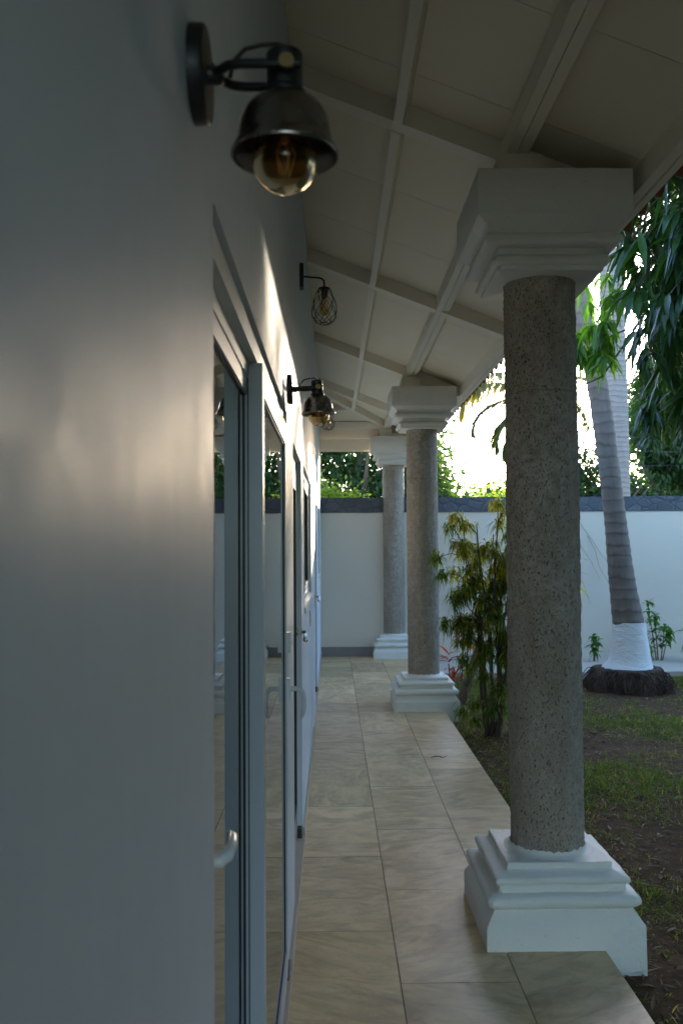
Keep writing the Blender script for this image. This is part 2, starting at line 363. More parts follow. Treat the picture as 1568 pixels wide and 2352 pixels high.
# veranda floor: separate tiles over a grout bed
me = bpy.data.meshes.new('floor'); V = []; F = []; UV = []; TINT = []
P = 0.895; gap = 0.0021; zt = 0.0
for (xa, xb, off) in ((-0.17, 0.242, 3.815), (0.242, 0.68, 3.365), (0.68, EDGE, 3.815)):
    for k in range(-9, 12):
        ya = off + k * P; yb = ya + P; ya = max(ya, -4.0); yb = min(yb, YB)
        if yb - ya < 0.02: continue
        n = len(V); x_a, x_b = xa + (gap if xa > -0.1 else 0), xb - (gap if xb < 1.0 else 0)
        dz = rnd.uniform(-0.0006, 0.0006)
        V += [(x_a, ya + gap, zt + dz), (x_b, ya + gap, zt + dz), (x_b, yb - gap, zt + dz), (x_a, yb - gap, zt + dz)]; F.append((n, n + 1, n + 2, n + 3))
        ox, oy = rnd.uniform(0, 50), rnd.uniform(0, 50); fl = rnd.choice((-1, 1)); an = R(rnd.choice((0, 0, 180, 90, 25, -30)))
        for (uu, vv_) in ((0, 0), (x_b - x_a, 0), (x_b - x_a, fl * (yb - ya)), (0, fl * (yb - ya))):
            UV.append((ox + uu * math.cos(an) - vv_ * math.sin(an), oy + uu * math.sin(an) + vv_ * math.cos(an)))
        t = rnd.uniform(0.76, 1.06); TINT.append((t, t * rnd.uniform(0.97, 1.01), t * rnd.uniform(0.93, 1.02), 1))
me.from_pydata(V, [], F); u = me.uv_layers.new(name='UVMap')
for i, q in enumerate(UV): u.data[i].uv = q
at = me.attributes.new('tint', 'FLOAT_COLOR', 'FACE')
for i, c in enumerate(TINT): at.data[i].color = c
me.materials.append(M['tile']); fo = bpy.data.objects.new('floor', me); COL.objects.link(fo); tag(fo, kind='structure')
b = MB(); b.box(-0.37, EDGE - 0.012, -4.0, YB, -0.4, -0.004); tag(b.build('floor_slab', M['grout']), kind='structure')
b = MB(); b.box(EDGE - 0.012, EDGE, -4.0, YB, -0.4, -0.0035); tag(b.build('floor_edge', M['edge']), kind='structure')
# path along the boundary wall
b = MB()
for i in range(14):
    b.box(EDGE + 0.01 + i * 1.5, EDGE + 0.004 + (i + 1) * 1.5, 11.45, YB, -0.4, -0.03 + rnd.uniform(-0.004, 0.004))
tag(b.build('path', M['path']), kind='structure')

# boundary wall
bw = empty('boundary_wall', (0, YB, 0))
tag(bw, 'long white painted garden wall with a dark crazy-stone band along its top', 'wall')
b = MB(); b.box(-9, 32, 0, 0.2, -0.4, 2.075); b.build('wall_body', M['lime'], bw)
b = MB(); b.box(11.0, 11.2, -30, -0.015, -0.4, 2.28); b.build('added_side_wall', M['lime'], bw)  # out of view, added to block low sky from the right
b = MB(); n = 420
for i in range(n):
    xa = -9 + 41 * i / n; xb = -9 + 41 * (i + 1) / n
    za, zb = 2.075 + 0.006 * noise.noise((xa * 3, 0, 0)), 2.075 + 0.006 * noise.noise((xb * 3, 0, 0))
    ta, tb = 2.29 + 0.008 * noise.noise((xa * 2, 5, 0)), 2.29 + 0.008 * noise.noise((xb * 2, 5, 0))
    b.add([(xa, -0.014, za), (xb, -0.014, zb), (xb, -0.014, tb), (xa, -0.014, ta), (xa, 0.21, za), (xb, 0.21, zb), (xb, 0.21, tb), (xa, 0.21, ta)],
          [(0, 1, 2, 3), (3, 2, 6, 7), (7, 6, 5, 4), (0, 4, 5, 1)])
b.build('stone_band', M['slate'], bw)
b = MB(); b.box(-0.17, 0.62, -0.016, -0.002, 0.0, 0.14); b.build('skirting', M['grey_skirt'], bw)

# ------------------------------------------------------------------ house
house = empty('house', (WX, 0, 0))
tag(house, 'white single-storey house with a raftered veranda roof, sliding glass doors and windows', 'house')
def hb(mb, name, m, par=None, smooth=None):
    """part of the house given in world coordinates"""
    o = mb.build(name, m, par or house, smooth)
    o.location = (-WX, 0, 0) if (par or house) is house else (0, 0, 0)
    return o
CZ = lambda x: 3.58 - 0.388 * (x - 0.28)       # ceiling underside
Y0, YH = -6.0, 11.95                           # roof start, hip point on the wall
XE = 1.28                                      # eave beam inner face
openings = [(1.29, 3.38, 0.0, 2.12), (3.92, 4.93, 0.0, 2.07), (5.35, 7.2, 1.24, 2.10), (8.67, 9.7, 0.0, 2.04), (10.5, 12.0, 1.24, 2.08)]
b = MB(); ZT = CZ(WX) + 0.01; yc = Y0
def wallbox(ya, yb, za, zb):
    # front face finely divided (soft plaster waviness), plain elsewhere
    ny = max(1, int((yb - ya) / 0.06)); nz = max(1, int((zb - za) / 0.12)); vs_ = []
    for j in range(nz + 1):
        for i in range(ny + 1):
            y, z = ya + (yb - ya) * i / ny, za + (zb - za) * j / nz
            e = 0 if (i in (0, ny) or j in (0, nz)) else 1
            vs_.append((WX + e * 0.0012 * noise.noise((0, y * 2.2, z * 0.9)), y, z))
    q = ny + 1
    fs = [(j * q + i, j * q + i + 1, (j + 1) * q + i + 1, (j + 1) * q + i) for j in range(nz) for i in range(ny)]
    b.add(vs_, fs)
    xb_ = WX - 0.2
    b.add([(xb_, ya, za), (WX, ya, za), (WX, yb, za), (xb_, yb, za), (xb_, ya, zb), (WX, ya, zb), (WX, yb, zb), (xb_, yb, zb)],
          [(0, 3, 2, 1), (4, 5, 6, 7), (0, 1, 5, 4), (2, 3, 7, 6), (3, 0, 4, 7)])
for (ya, yb, za, zb) in openings:
    wallbox(yc, ya, -0.1, ZT)
    if za > 0: wallbox(ya, yb, -0.1, za)
    wallbox(ya, yb, zb, ZT); yc = yb
wallbox(yc, YB - 0.002, -0.1, ZT)
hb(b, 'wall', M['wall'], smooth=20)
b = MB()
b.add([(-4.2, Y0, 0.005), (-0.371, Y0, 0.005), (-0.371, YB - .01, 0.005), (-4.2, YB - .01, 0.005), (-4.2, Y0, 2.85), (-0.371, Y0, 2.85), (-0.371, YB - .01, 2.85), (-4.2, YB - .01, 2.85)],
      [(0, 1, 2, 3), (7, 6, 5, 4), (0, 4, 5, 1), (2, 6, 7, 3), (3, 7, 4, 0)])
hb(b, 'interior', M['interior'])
# skirting tiles on the veranda side
b = MB(); yc = Y0
for (ya, yb, za, zb) in [o for o in openings if o[2] == 0] + [(YB - 0.02, 0, 0, 0)]:
    b.box(WX, WX + 0.012, yc, ya, 0.0, 0.085); yc = yb
hb(b, 'skirting', M['skirt'])
for (ya, yb, za, zb) in [o for o in openings if o[2] == 0]:
    b = MB(); b.box(WX - 0.2, WX + 0.011, ya + 0.001, yb - 0.001, 0.0, 0.045); hb(b, 'threshold', M['skirt'])

# ceiling: boards across the slope, real 3 mm gaps; hip end
b = MB(); yb_ = [Y0]
yy = Y0
while yy < 13.4: yy += 1.22 / 2; yb_.append(yy)
def board(xa, xb, ya, yb):
    b.add([(xa, ya, CZ(xa)), (xa, yb, CZ(xa)), (xb, yb, CZ(xb)), (xb, ya, CZ(xb)), (xa, ya, CZ(xa) + .02), (xa, yb, CZ(xa) + .02), (xb, yb, CZ(xb) + .02), (xb, ya, CZ(xb) + .02)],
          [(0, 1, 2, 3), (7, 6, 5, 4), (0, 4, 5, 1), (1, 5, 6, 2), (2, 6, 7, 3), (3, 7, 4, 0)])
g3 = 0.0018
SEAMS = [-6.0, -4.4, -3.1, -1.9, -0.7, 0.55, 1.77, 2.95, 3.62, 4.83, 5.62, 6.9, 7.9, 9.3, 10.4, 11.2, YH]
for ya, yb in zip(SEAMS[:-1], SEAMS[1:]): board(WX, XE + 0.02, ya + g3, yb - g3)
# triangle beyond YH: main slope side and end slope side
EY = YH + (XE - WX)
def tri(pts):
    n = [Vector(p) for p in pts]; b.add(n + [p + Vector((0, 0, .02)) for p in n], [tuple(range(len(n))), tuple(range(2 * len(n) - 1, len(n) - 1, -1))])
tri([(WX, YH, CZ(WX)), (XE, EY, CZ(XE)), (XE, YH, CZ(XE))])
tri([(WX, YH, CZ(WX)), (-4, YH, CZ(WX)), (-4, EY, CZ(XE)), (XE, EY, CZ(XE))])
hb(b, 'ceiling', M['ceiling'])
b = MB(); b.box(-4, WX, 12.99, 13.0, 2.8, 3.3); hb(b, 'gable_infill', M['wall'])
RD = 0.10
def rafter(y, wd=0.045):
    r = MB(); r.beam((WX, y, CZ(WX) - RD), (XE, y, CZ(XE) - RD), (0, wd, 0), (0, 0, RD - 0.001)); return hb(r, 'rafter', M['beam'])
for y in (-3.7, -1.15, 1.38, 3.925, 6.42, 8.97, 11.45): rafter(y)
# hip rafter and jack on the end slope
r = MB(); r.beam((WX, YH, CZ(WX) - RD - .004), (XE + .05, EY + .05, CZ(XE) - RD - .024), (-0.032, 0.032, 0), (0, 0, RD)); hb(r, 'hip_rafter', M['beam'])
def purlin(xc, wd, dep, end=True):
    p = MB(); nrm_ = Vector((0.362, 0, 0.932)); sl_ = Vector((0.932, 0, -0.362)); z = CZ(xc)
    ye = YH + (xc - WX)
    ysp = sorted([-6.0, -3.7, -1.15, 1.38, 3.925, 6.42, 8.97, 11.45] + [ye])
    for ya, yb in zip(ysp[:-1], ysp[1:]):
        a_, b_ = (0.046 if ya > -6 else 0), (0.046 if yb < ye - 1e-6 else 0)
        if yb - b_ - ya - a_ < 0.02: continue
        jt = rnd.uniform(-0.004, 0.004)
        p.beam(Vector((xc + jt, ya + a_, z)) - nrm_ * dep, Vector((xc + jt, yb - b_, z)) - nrm_ * dep, sl_ * (wd / 2), nrm_ * (dep - 0.001))
    hb(p, 'purlin', M['beam'])
    q = MB(); n2 = Vector((0, 0.362, 0.932)); s2 = Vector((0, 0.932, -0.362))
    q.beam(Vector((xc, ye, z)) - n2 * dep, Vector((-4, ye, z)) - n2 * dep, s2 * (wd / 2), n2 * (dep - 0.001)); hb(q, 'purlin', M['beam'])
purlin(0.333, 0.044, 0.095)
# plate beam over the columns (two boards with a gap)
b = MB()
for ya, yb in ((-6, 3.88), (3.97, 8.92), (9.02, 12.86)):
    b.box(0.752, 0.796, ya, yb, 3.285, CZ(0.796) - 0.001); b.box(0.801, 0.848, ya, yb, 3.287, CZ(0.848) - 0.001)
b.box(-4, 0.74, 12.872, 12.916, 3.285, CZ(0.796)); b.box(-4, 0.74, 12.921, 12.968, 3.287, CZ(0.848))
hb(b, 'plate_beam', M['beam'])
b = MB(); b.box(XE, XE + 0.045, Y0, EY + 0.045, 3.085, CZ(XE) + 0.02); b.box(XE + 0.049, XE + 0.082, Y0, EY + 0.082, 3.078, CZ(XE) + 0.045)
b.box(-4, XE - 0.001, EY, EY + 0.045, 3.02, CZ(XE) + 0.02); b.box(-4, XE + 0.048, EY + 0.049, EY + 0.082, 3.012, CZ(XE) + 0.045)
hb(b, 'eave_beam', M['beam'])
# clay barrel tiles
V = []; F = []
ny_ = int((EY + 0.2 - Y0) / 0.0275)
xs_ = [1.47, 1.445, 1.2, 0.8, 0.2, -0.5, -1.2, -2.2, -4.0]
def corr(y): 
    ph = (y / 0.22) % 1.0
    return 0.045 * math.sin(math.pi * (ph / 0.62)) if ph < 0.62 else -0.028 * math.sin(math.pi * (ph - 0.62) / 0.38)
for i, x in enumerate(xs_):
    for j in range(ny_ + 1):
        y = Y0 + (EY + 0.2 - Y0) * j / ny_
        V.append((x, y, CZ(x) + 0.075 + corr(y)))
q = ny_ + 1
F = [(i * q + j, i * q + j + 1, (i + 1) * q + j + 1, (i + 1) * q + j) for i in range(len(xs_) - 1) for j in range(ny_)]
b = MB(); b.add(V, F)
n = len(V); V2 = [(x, y, z - 0.016) for (x, y, z) in V]
b.add(V2, [f[::-1] for f in F]); b.f += [(j, j + 1, n + j + 1, n + j) for j in range(ny_)]
hb(b, 'roof', M['clay'], smooth=50)

# ------------------------------------------------------------------ doors and windows (parts of the house)
def framebox(mb, x0, x1, ya, yb, za, zb, sw, rw_top, rw_bot):
    mb.box(x0, x1, ya, ya + sw, za, zb); mb.box(x0, x1, yb - sw, yb, za, zb)
    mb.box(x0, x1, ya + sw, yb - sw, zb - rw_top, zb); mb.box(x0, x1, ya + sw, yb - sw, za, za + rw_bot)
def ring(mb, x0, x1, ya, yb, za, zb, t):
    framebox(mb, x0, x1, ya, yb, za, zb, t, t, t)
def lever(par, x, y, z, ydir=0, m='handle'):
    h = MB(); h.box(x, x + 0.012, y - 0.016, y + 0.016, z - 0.045, z + 0.04)
    if ydir == 0:   # lever hanging down
        pts = [(x + .01, y, z), (x + .03, y, z + .002), (x + .047, y, z), (x + .057, y, z - .012), (x + .062, y, z - .04), (x + .06, y, z - .075), (x + .053, y, z - .105)]
    else:
        pts = [(x + .01, y, z), (x + .03, y, z), (x + .045, y, z + .002), (x + .055, y + .012, z + .006), (x + .059, y + .035, z + .012), (x + .057, y + .065, z + .016), (x + .052, y + .085, z + .014)]
    h.tube(pts, [.0095, .009, .0105, .0105, .0095, .0085, .006], 10)
    return hb(h, 'handle', M[m], par, 40)
fr = MB(); framebox(fr, -0.30, -0.182, 1.292, 3.378, 0.046, 2.118, 0.035, 0.05, 0.02)
fr.box(-0.2065, -0.2038, 1.33, 3.34, 2.03, 2.067)                         # track fin
sd1 = hb(fr, 'sliding_door', M['door_white'])
def slider(xo, ya, yb):
    """one sliding leaf: outer face xo, glass set 9 mm back"""
    p = MB(); framebox(p, xo - .034, xo, ya, yb, 0.068, 2.066, 0.062, 0.075, 0.09); hb(p, 'door_panel', M['door_frame'], sd1)
    gk = MB(); ring(gk, xo - .030, xo - .006, ya + .0625, yb - .0625, 0.1585, 1.9905, 0.0035); hb(gk, 'gasket', M['gasket'], sd1)
    gp = MB(); gp.box(xo - .013, xo - .009, ya + .066, yb - .066, 0.162, 1.987); hb(gp, 'glass_pane', M['glass'], sd1)
slider(-0.169, 2.19, 3.342); slider(-0.207, 1.33, 2.262)
gk = MB(); gk.box(-0.2068, -0.2035, 2.2, 2.225, 0.09, 2.04); hb(gk, 'brush_seal', M['gasket'], sd1)
lever(sd1, -0.169, 3.311, 1.09)
lk = MB(); lk.box(-0.169, -0.155, 3.295, 3.327, 1.225, 1.298); lk.tube([(-0.155, 3.311, 1.262), (-0.152, 3.311, 1.262)], 0.008, 10); hb(lk, 'lock', M['handle'], sd1)
lever(sd1, -0.216, 1.361, 1.146, 1)
sc = MB(); sc.box(-0.181, -0.166, 3.30, 3.377, 0.0455, 0.085); hb(sc, 'rubber_stop', M['gasket'], sd1)

def hinged(ya, yb, zt, hz):
    fr = MB(); framebox(fr, -0.29, -0.20, ya + .002, yb - .002, 0.046, zt - 0.002, 0.04, 0.04, 0.02)
    d = hb(fr, 'hinged_door', M['door_white'])
    p = MB(); framebox(p, -0.255, -0.197, ya + .05, yb - .05, 0.075, zt - .05, 0.07, 0.10, 0.16); hb(p, 'door_leaf', M['dark_frame'], d)
    gk = MB(); ring(gk, -0.253, -0.194, ya + .12, yb - .12, 0.235, zt - .15, 0.012); hb(gk, 'gasket', M['gasket'], d)
    gp = MB(); gp.box(-0.226, -0.224, ya + .131, yb - .131, 0.246, zt - .161); hb(gp, 'glass_pane', M['glass'], d)
    k = MB(); yk = yb - .085
    k.lathe([(0.024, 0), (0.024, 0.006), (0.010, 0.012), (0.010, 0.045), (0.012, 0.05)], (-0.197, yk, hz), 16, 'x', True)
    k.tube([(-0.150, yk, hz + .008), (-0.147, yk, hz - .02), (-0.147, yk, hz - .036)], [.008, .010, .013], 10); k.sphere((-0.147, yk, hz - .042), .0145, 12, 8)
    hb(k, 'handle', M['chrome'], d, 40)
    st = MB(); st.box(-0.197, WX - 0.003, yb - 0.06, yb - .003, 0.0455, 0.095); hb(st, 'rubber_stop', M['gasket'], d)
hinged(3.92, 4.93, 2.07, 1.15); hinged(8.67, 9.70, 2.04, 1.06)
def window(ya, yb, za, zb):
    fr = MB(); framebox(fr, -0.27, -0.19, ya + .002, yb - .002, za + .002, zb - .002, 0.035, 0.035, 0.035); ym = (ya + yb) / 2
    wd = hb(fr, 'window', M['door_white'])
    s = MB(); framebox(s, -0.225, -0.195, ym - .03, yb - .04, za + .04, zb - .04, 0.045, 0.045, 0.05); framebox(s, -0.258, -0.228, ya + .04, ym + .03, za + .04, zb - .04, 0.045, 0.045, 0.05); hb(s, 'sash', M['door_frame'], wd)
    gk = MB(); ring(gk, -0.226, -0.193, ym + .015, yb - .085, za + .09, zb - .085, 0.008); hb(gk, 'gasket', M['gasket'], wd)
    gp = MB(); gp.box(-0.212, -0.210, ym + .022, yb - .092, za + .097, zb - .092); gp.box(-0.245, -0.243, ya + .086, ym - .016, za + .091, zb - .086); hb(gp, 'glass_pane', M['glass'], wd)
    sl_ = MB(); sl_.box(-0.185, WX + 0.014, ya - .01, yb + .01, za - 0.03, za + 0.001); hb(sl_, 'sill', M['door_white'], wd)
window(5.35, 7.2, 1.24, 2.10); window(10.5, 12.0, 1.24, 2.08)
for (y, z) in ((6.62, 1.08), (8.3, 1.1)):
    s = MB(); s.box(WX, WX + 0.008, y - .037, y + .037, z - .058, z + .058); s.box(WX + .008, WX + .011, y - .016, y + .016, z - .033, z + .033); hb(s, 'light_switch', M['plastic'])

# ------------------------------------------------------------------ columns
def sq_ring_loft(prof, ns, amp, seed, chip=0.0):
    mb = MB(); rows = len(prof); per = 4 * ns
    for i, (hw, z) in enumerate(prof):
        for k in range(per):
            side, t = divmod(k, ns); u = -1 + 2 * t / ns
            x, y = [(u, -1), (1, u), (-u, 1), (-1, -u)][side]
            X, Y = x * hw, y * hw
            d = noise.noise((X * 7 + seed, Y * 7, z * 7)) * amp + noise.noise((X * 28 + seed, Y * 28, z * 28)) * amp * 0.45
            corner = 1.0 if t == 0 else 0.0
            if chip: d -= corner * chip * max(0, noise.noise((seed + side * 3.1, z * 25, 1.7)))
            mb.v.append((X + x * d, Y + y * d, z + noise.noise((X * 9, Y * 9, seed)) * amp * 0.6))
    for i in range(rows - 1):
        for k in range(per):
            mb.f.append((i * per + k, i * per + (k + 1) % per, (i + 1) * per + (k + 1) % per, (i + 1) * per + k))
    mb.f.append(tuple(range(per))[::-1]); mb.f.append(tuple((rows - 1) * per + k for k in range(per)))
    return mb
def arc(hw, z, r, a0, a1, n=6):
    return [(hw + r * math.cos(R(a0 + (a1 - a0) * i / n)), z + r * math.sin(R(a0 + (a1 - a0) * i / n))) for i in range(n + 1)]
base_prof = [(0.318, -0.35), (0.318, 0.088), (0.316, 0.095), (0.300, 0.118), (0.287, 0.138), (0.280, 0.150)] + arc(0.283, 0.181, 0.026, -80, 80) + \
            [(0.262, 0.210), (0.259, 0.216), (0.258, 0.238)] + arc(0.256, 0.256, 0.017, -60, 80, 5) + [(0.232, 0.279), (0.219, 0.284), (0.215, 0.288), (0.215, 0.308), (0.212, 0.312)]
cap_prof = [(0.216, 2.758), (0.222, 2.762), (0.222, 2.782)] + arc(0.226, 2.802, 0.020, -70, 70, 5) + [(0.222, 2.828), (0.222, 2.856)] + arc(0.258, 2.879, 0.026, -80, 75, 6) + \
           [(0.262, 2.908), (0.268, 2.922), (0.280, 2.938), (0.298, 2.952), (0.314, 2.962), (0.318, 2.970), (0.318, 3.148), (0.315, 3.155)]
def shaft_mesh(nu, nv, seed):
    mb = MB(); z0, z1_ = 0.300, 2.772
    for j in range(nv + 1):
        z = z0 + (z1_ - z0) * j / nv
        for k in range(nu):
            a_ = 2 * math.pi * k / nu; c, s_ = math.cos(a_), math.sin(a_)
            r = 0.156 + 0.0035 * noise.noise((c * 1.2 + seed, s_ * 1.2, z * 1.5)) + 0.0040 * noise.noise((c * 6, s_ * 6 + seed, z * 16)) + 0.0040 * noise.noise((c * 14, s_ * 14, z * 60 + seed))
            r += 0.004 * max(0, noise.noise((c * 4, s_ * 4, seed + 9)) ) * max(0, 1 - abs(z - 2.42) / 0.03)
            mb.v.append((r * c, r * s_, z))
    for j in range(nv):
        for k in range(nu): mb.f.append((j * nu + k, j * nu + (k + 1) % nu, (j + 1) * nu + (k + 1) % nu, (j + 1) * nu + k))
    return mb
col_root = empty('column', (0.922, 3.928, 0))
sq_ring_loft(base_prof, 36, 0.0050, 1.3, 0.018).build('base', M['white'], col_root, 38)
shaft_mesh(120, 420, 2.2).build('shaft', M['concrete'], col_root, 180)
sq_ring_loft(cap_prof, 36, 0.0045, 5.1, 0.018).build('capital', M['white'], col_root, 38)
# splashed paint skirt where the shaft meets the base and capital
fl = MB(); n = 96; rows = []
for i, (r0, z0) in enumerate(((0.192, 0.3115), (0.176, 0.316), (0.1645, 0.322), (0.1605, 0.334))):
    for k in range(n):
        a_ = 2 * math.pi * k / n; zz = z0 + (0.012 * noise.noise((math.cos(a_) * 9, math.sin(a_) * 9, 2)) if i == 3 else 0.0015 * noise.noise((math.cos(a_) * 5, math.sin(a_) * 5, i)))
        fl.v.append((r0 * math.cos(a_), r0 * math.sin(a_), zz))
fl.f = [(i * n + k, i * n + (k + 1) % n, (i + 1) * n + (k + 1) % n, (i + 1) * n + k) for i in range(3) for k in range(n)]
fl.build('paint_collar', M['white'], col_root, 180)
pb = MB(); pb.box(-0.20, -0.02, -0.16, 0.16, 3.15, 3.284); pb.box(-0.015, 0.22, -0.13, 0.15, 3.15, 3.225); pb.build('packing_block', M['beam'], col_root)
c2 = copy_tree(col_root); c2.location = (0.905, 9.005, 0); c2.rotation_euler.z = R(180)
c3 = copy_tree(col_root); c3.location = (0.890, 13.03, 0); c3.rotation_euler.z = R(90)
# packing blocks sit under the plate beam whatever way the copy is turned
for c in (c2, c3):
    for ch in c.children:
        if ch.name.startswith('packing_block'): ch.rotation_euler.z = -c.rotation_euler.z
G = 'columns carrying the veranda roof'
tag(col_root, 'largest rough grey concrete column, nearest the camera, with stepped white base and capital', 'column', G)
tag(c2, 'middle grey concrete column on a stepped white base, partly behind the feathery shrub', 'column', G)
tag(c3, 'farthest grey concrete column, set against the white garden wall', 'column', G)

# ------------------------------------------------------------------ wall lamps
def bell_lamp():
    r = empty('wall_lamp', (WX, 0, 2.205))
    p = MB(); p.lathe([(0.0585, 0.0), (0.0585, 0.016), (0.056, 0.019), (0.001, 0.0195)], (0, 0, 0), 40, 'x'); p.sphere((0.0195, 0.03, 0.03), 0.0035, 8, 6); p.build('wall_plate', M['black'], r, 40)
    y = MB()
    for s in (-1, 1):
        y.tube([(0.018, 0, 0), (0.03, s * .008, 0), (0.045, s * .023, 0), (0.06, s * .028, 0), (0.135, s * .028, 0)], 0.006, 10)
    y.lathe([(0.012, 0.0), (0.012, 0.02), (0.008, 0.024)], (0.014, 0, 0), 14, 'x', True); y.build('yoke_arm', M['black'], r, 60)
    for s in (-1, 1):
        k = MB(); k.lathe([(0.0095, 0), (0.0095, 0.007), (0.007, 0.009)], (0.118, s * .033 - (0.0045), 0), 14, 'y', True); k.build('knob', M['brass'], r, 40)
    s = MB(); s.lathe([(0.001, 0.030), (0.018, 0.030), (0.0225, 0.026), (0.0225, -0.018), (0.0265, -0.022), (0.0265, -0.030), (0.024, -0.032)], (0.114, 0, 0), 28); s.build('socket', M['black'], r, 40)
    c = MB(); c.tube([(0.045, 0.01, 0.002), (0.05, 0.004, 0.02), (0.065, 0, 0.034), (0.085, 0, 0.039), (0.105, 0, 0.040), (0.113, 0, 0.038), (0.114, 0, 0.028)], 0.0028, 8); c.build('cable', M['black'], r, 180)
    # shade: bell with rolled rim, with thickness
    prof = [(0.024, -0.028), (0.029, -0.030), (0.040, -0.036), (0.049, -0.046), (0.0545, -0.058), (0.0575, -0.072), (0.0585, -0.082), (0.0605, -0.088), (0.0645, -0.094), (0.0665, -0.098), (0.0672, -0.101), (0.0662, -0.1035), (0.0645, -0.1025)]
    inner = [(rr - 0.0016, zz - 0.0005) for rr, zz in prof[:-2]][::-1]
    sh = MB(); sh.lathe(prof + inner, (0.114, 0, 0), 56); sh.build('shade', M['shade'], r, 60)
    bb = MB(); R0 = 0.0405; zc = -0.1085
    pr = [(0.0125, -0.045), (0.0135, -0.058), (0.018, -0.067)] + [(R0 * math.sin(R(a_)), zc + R0 * math.cos(R(a_))) for a_ in range(32, 181, 8)]
    bb.lathe(pr, (0.114, 0, 0), 40); bo = bb.build('bulb', M['bulb'], r, 180)
    f = MB(); f.tube([(0.114, 0, -0.05), (0.114, 0, -0.085)], 0.005, 8)
    for q in range(5):
        a_ = q * 1.257; f.tube([(0.114 + .004 * math.cos(a_), .004 * math.sin(a_), -0.08), (0.114 + .013 * math.cos(a_), .013 * math.sin(a_), -0.10), (0.114 + .006 * math.cos(a_ + .6), .006 * math.sin(a_ + .6), -0.128)], 0.0009, 5)
    f.build('filament', M['filament'], bo, 180)
    return r
l1 = bell_lamp(); l1.location = (WX, 1.10, 2.205)
l2 = copy_tree(l1); l2.location = (WX, 3.47, 2.222); l2.rotation_euler = (0, R(-3), R(2))
G = 'bell-shaded wall lamps'
tag(l1, 'large dark bell-shaded wall lamp in the foreground, above the plain near wall', 'wall lamp', G)
tag(l2, 'bell-shaded bronze wall lamp in the sunlit patch just beyond the sliding door', 'wall lamp', G)

def cage_lamp():
    r = empty('cage_lamp', (WX, 0, 3.08))
    p = MB(); p.box(0, 0.022, -0.03, 0.03, -0.066, 0.066); p.build('wall_plate', M['black'], r)
    c = MB(); c.tube([(0.02, 0, 0), (0.06, 0, -0.004), (0.105, 0, -0.008), (0.122, 0, -0.013), (0.132, 0, -0.024), (0.134, 0, -0.04), (0.134, 0, -0.075)], 0.005, 10); c.build('arm', M['black'], r, 180)
    s = MB(); s.lathe([(0.001, -0.066), (0.013, -0.068), (0.017, -0.075), (0.0165, -0.118), (0.012, -0.122)], (0.134, 0, 0), 20); s.build('socket', M['brass'], r, 40)
    b = MB(); b.lathe([(0.012, -0.118), (0.014, -0.13), (0.022, -0.155), (0.028, -0.18), (0.026, -0.198), (0.016, -0.212), (0.0005, -0.217)], (0.134, 0, 0), 24); b.build('bulb', M['bulb'], r, 180)
    g_ = MB(); prof = [(0.030, -0.066), (0.047, -0.10), (0.062, -0.145), (0.070, -0.19), (0.066, -0.225), (0.050, -0.25), (0.028, -0.262)]
    def pr(t):
        i = min(len(prof) - 2, int(t * (len(prof) - 1))); f_ = t * (len(prof) - 1) - i
        return prof[i][0] * (1 - f_) + prof[i + 1][0] * f_, prof[i][1] * (1 - f_) + prof[i + 1][1] * f_
    for q in range(7):
        for d in (-1, 1):
            pts = []
            for i in range(22):
                t = i / 21; rr, zz = pr(t); a_ = q * 2 * math.pi / 7 + d * t * 2.3; pts.append((0.134 + rr * math.cos(a_), rr * math.sin(a_), zz))
            g_.tube(pts, 0.0017, 5)
    for (rr, zz) in (prof[0], prof[-1]):
        g_.tube([(0.134 + rr * math.cos(R(a_)), rr * math.sin(R(a_)), zz) for a_ in range(0, 361, 15)], 0.002, 5)
    g_.lathe([(0.001, -0.064), (0.030, -0.066), (0.030, -0.07), (0.001, -0.07)], (0.134, 0, 0), 24)
    g_.build('cage', M['black'], r, 180); return r
k1 = cage_lamp(); k1.location = (WX, 4.86, 3.085)
k2 = copy_tree(k1); k2.location = (WX, 9.2, 3.06)
G = 'wire-cage wall lamps'
tag(k1, 'black wire-cage wall lamp high on the wall, in full view below the rafters', 'wall lamp', G)
tag(k2, 'distant black wire-cage wall lamp mostly hidden behind the bronze bell lamp', 'wall lamp', G)

# ================================================================== GARDEN
def rvec(n): return nrm(rng.normal(size=(n, 3)))
def crown(blobs, n, L, W, lo=0.35, droop=(0.1, 0.6), seg=2, cols=2, clump=0.0, fold=0.2):
    """leaves spread through ellipsoid blobs, bunched in sprays; returns V,F,var"""
    vol = np.array([b_[1][0] * b_[1][1] * b_[1][2] for b_ in blobs]) ** 0.75; cnt = np.maximum(20, (n * vol / vol.sum()).astype(int))
    Bs = []; Ds = []
    for (c, rad), m in zip(blobs, cnt):
        m = int(m * 2.2); k = max(1, m // 16); d = rvec(k); rr = (lo + (1 - lo) * rng.random(k)) ** 0.6
        cc = np.array(c) + d * rr[:, None] * np.array(rad) * (1 + 0.18 * rng.normal(size=(k, 1)))
        idx = rng.integers(0, k, m)
        off = rng.normal(size=(m, 3)) * (clump or L * 0.9)
        Bs.append(cc[idx] + off); Ds.append(nrm(off + d[idx] * L * 0.6 + np.array([0, 0, -0.35 * L])))
    B = np.concatenate(Bs); D = np.concatenate(Ds); m = len(B)
    Ls = L * (0.6 + 0.7 * rng.random(m)); V, F, q = leaf_cloud(B, D, rvec(m), Ls, W * (0.7 + 0.6 * rng.random(m)), rng.uniform(*droop, m), seg, cols, fold)
    return V, F, np.repeat(np.clip(rng.normal(0.45, 0.27, m), 0, 1), q)

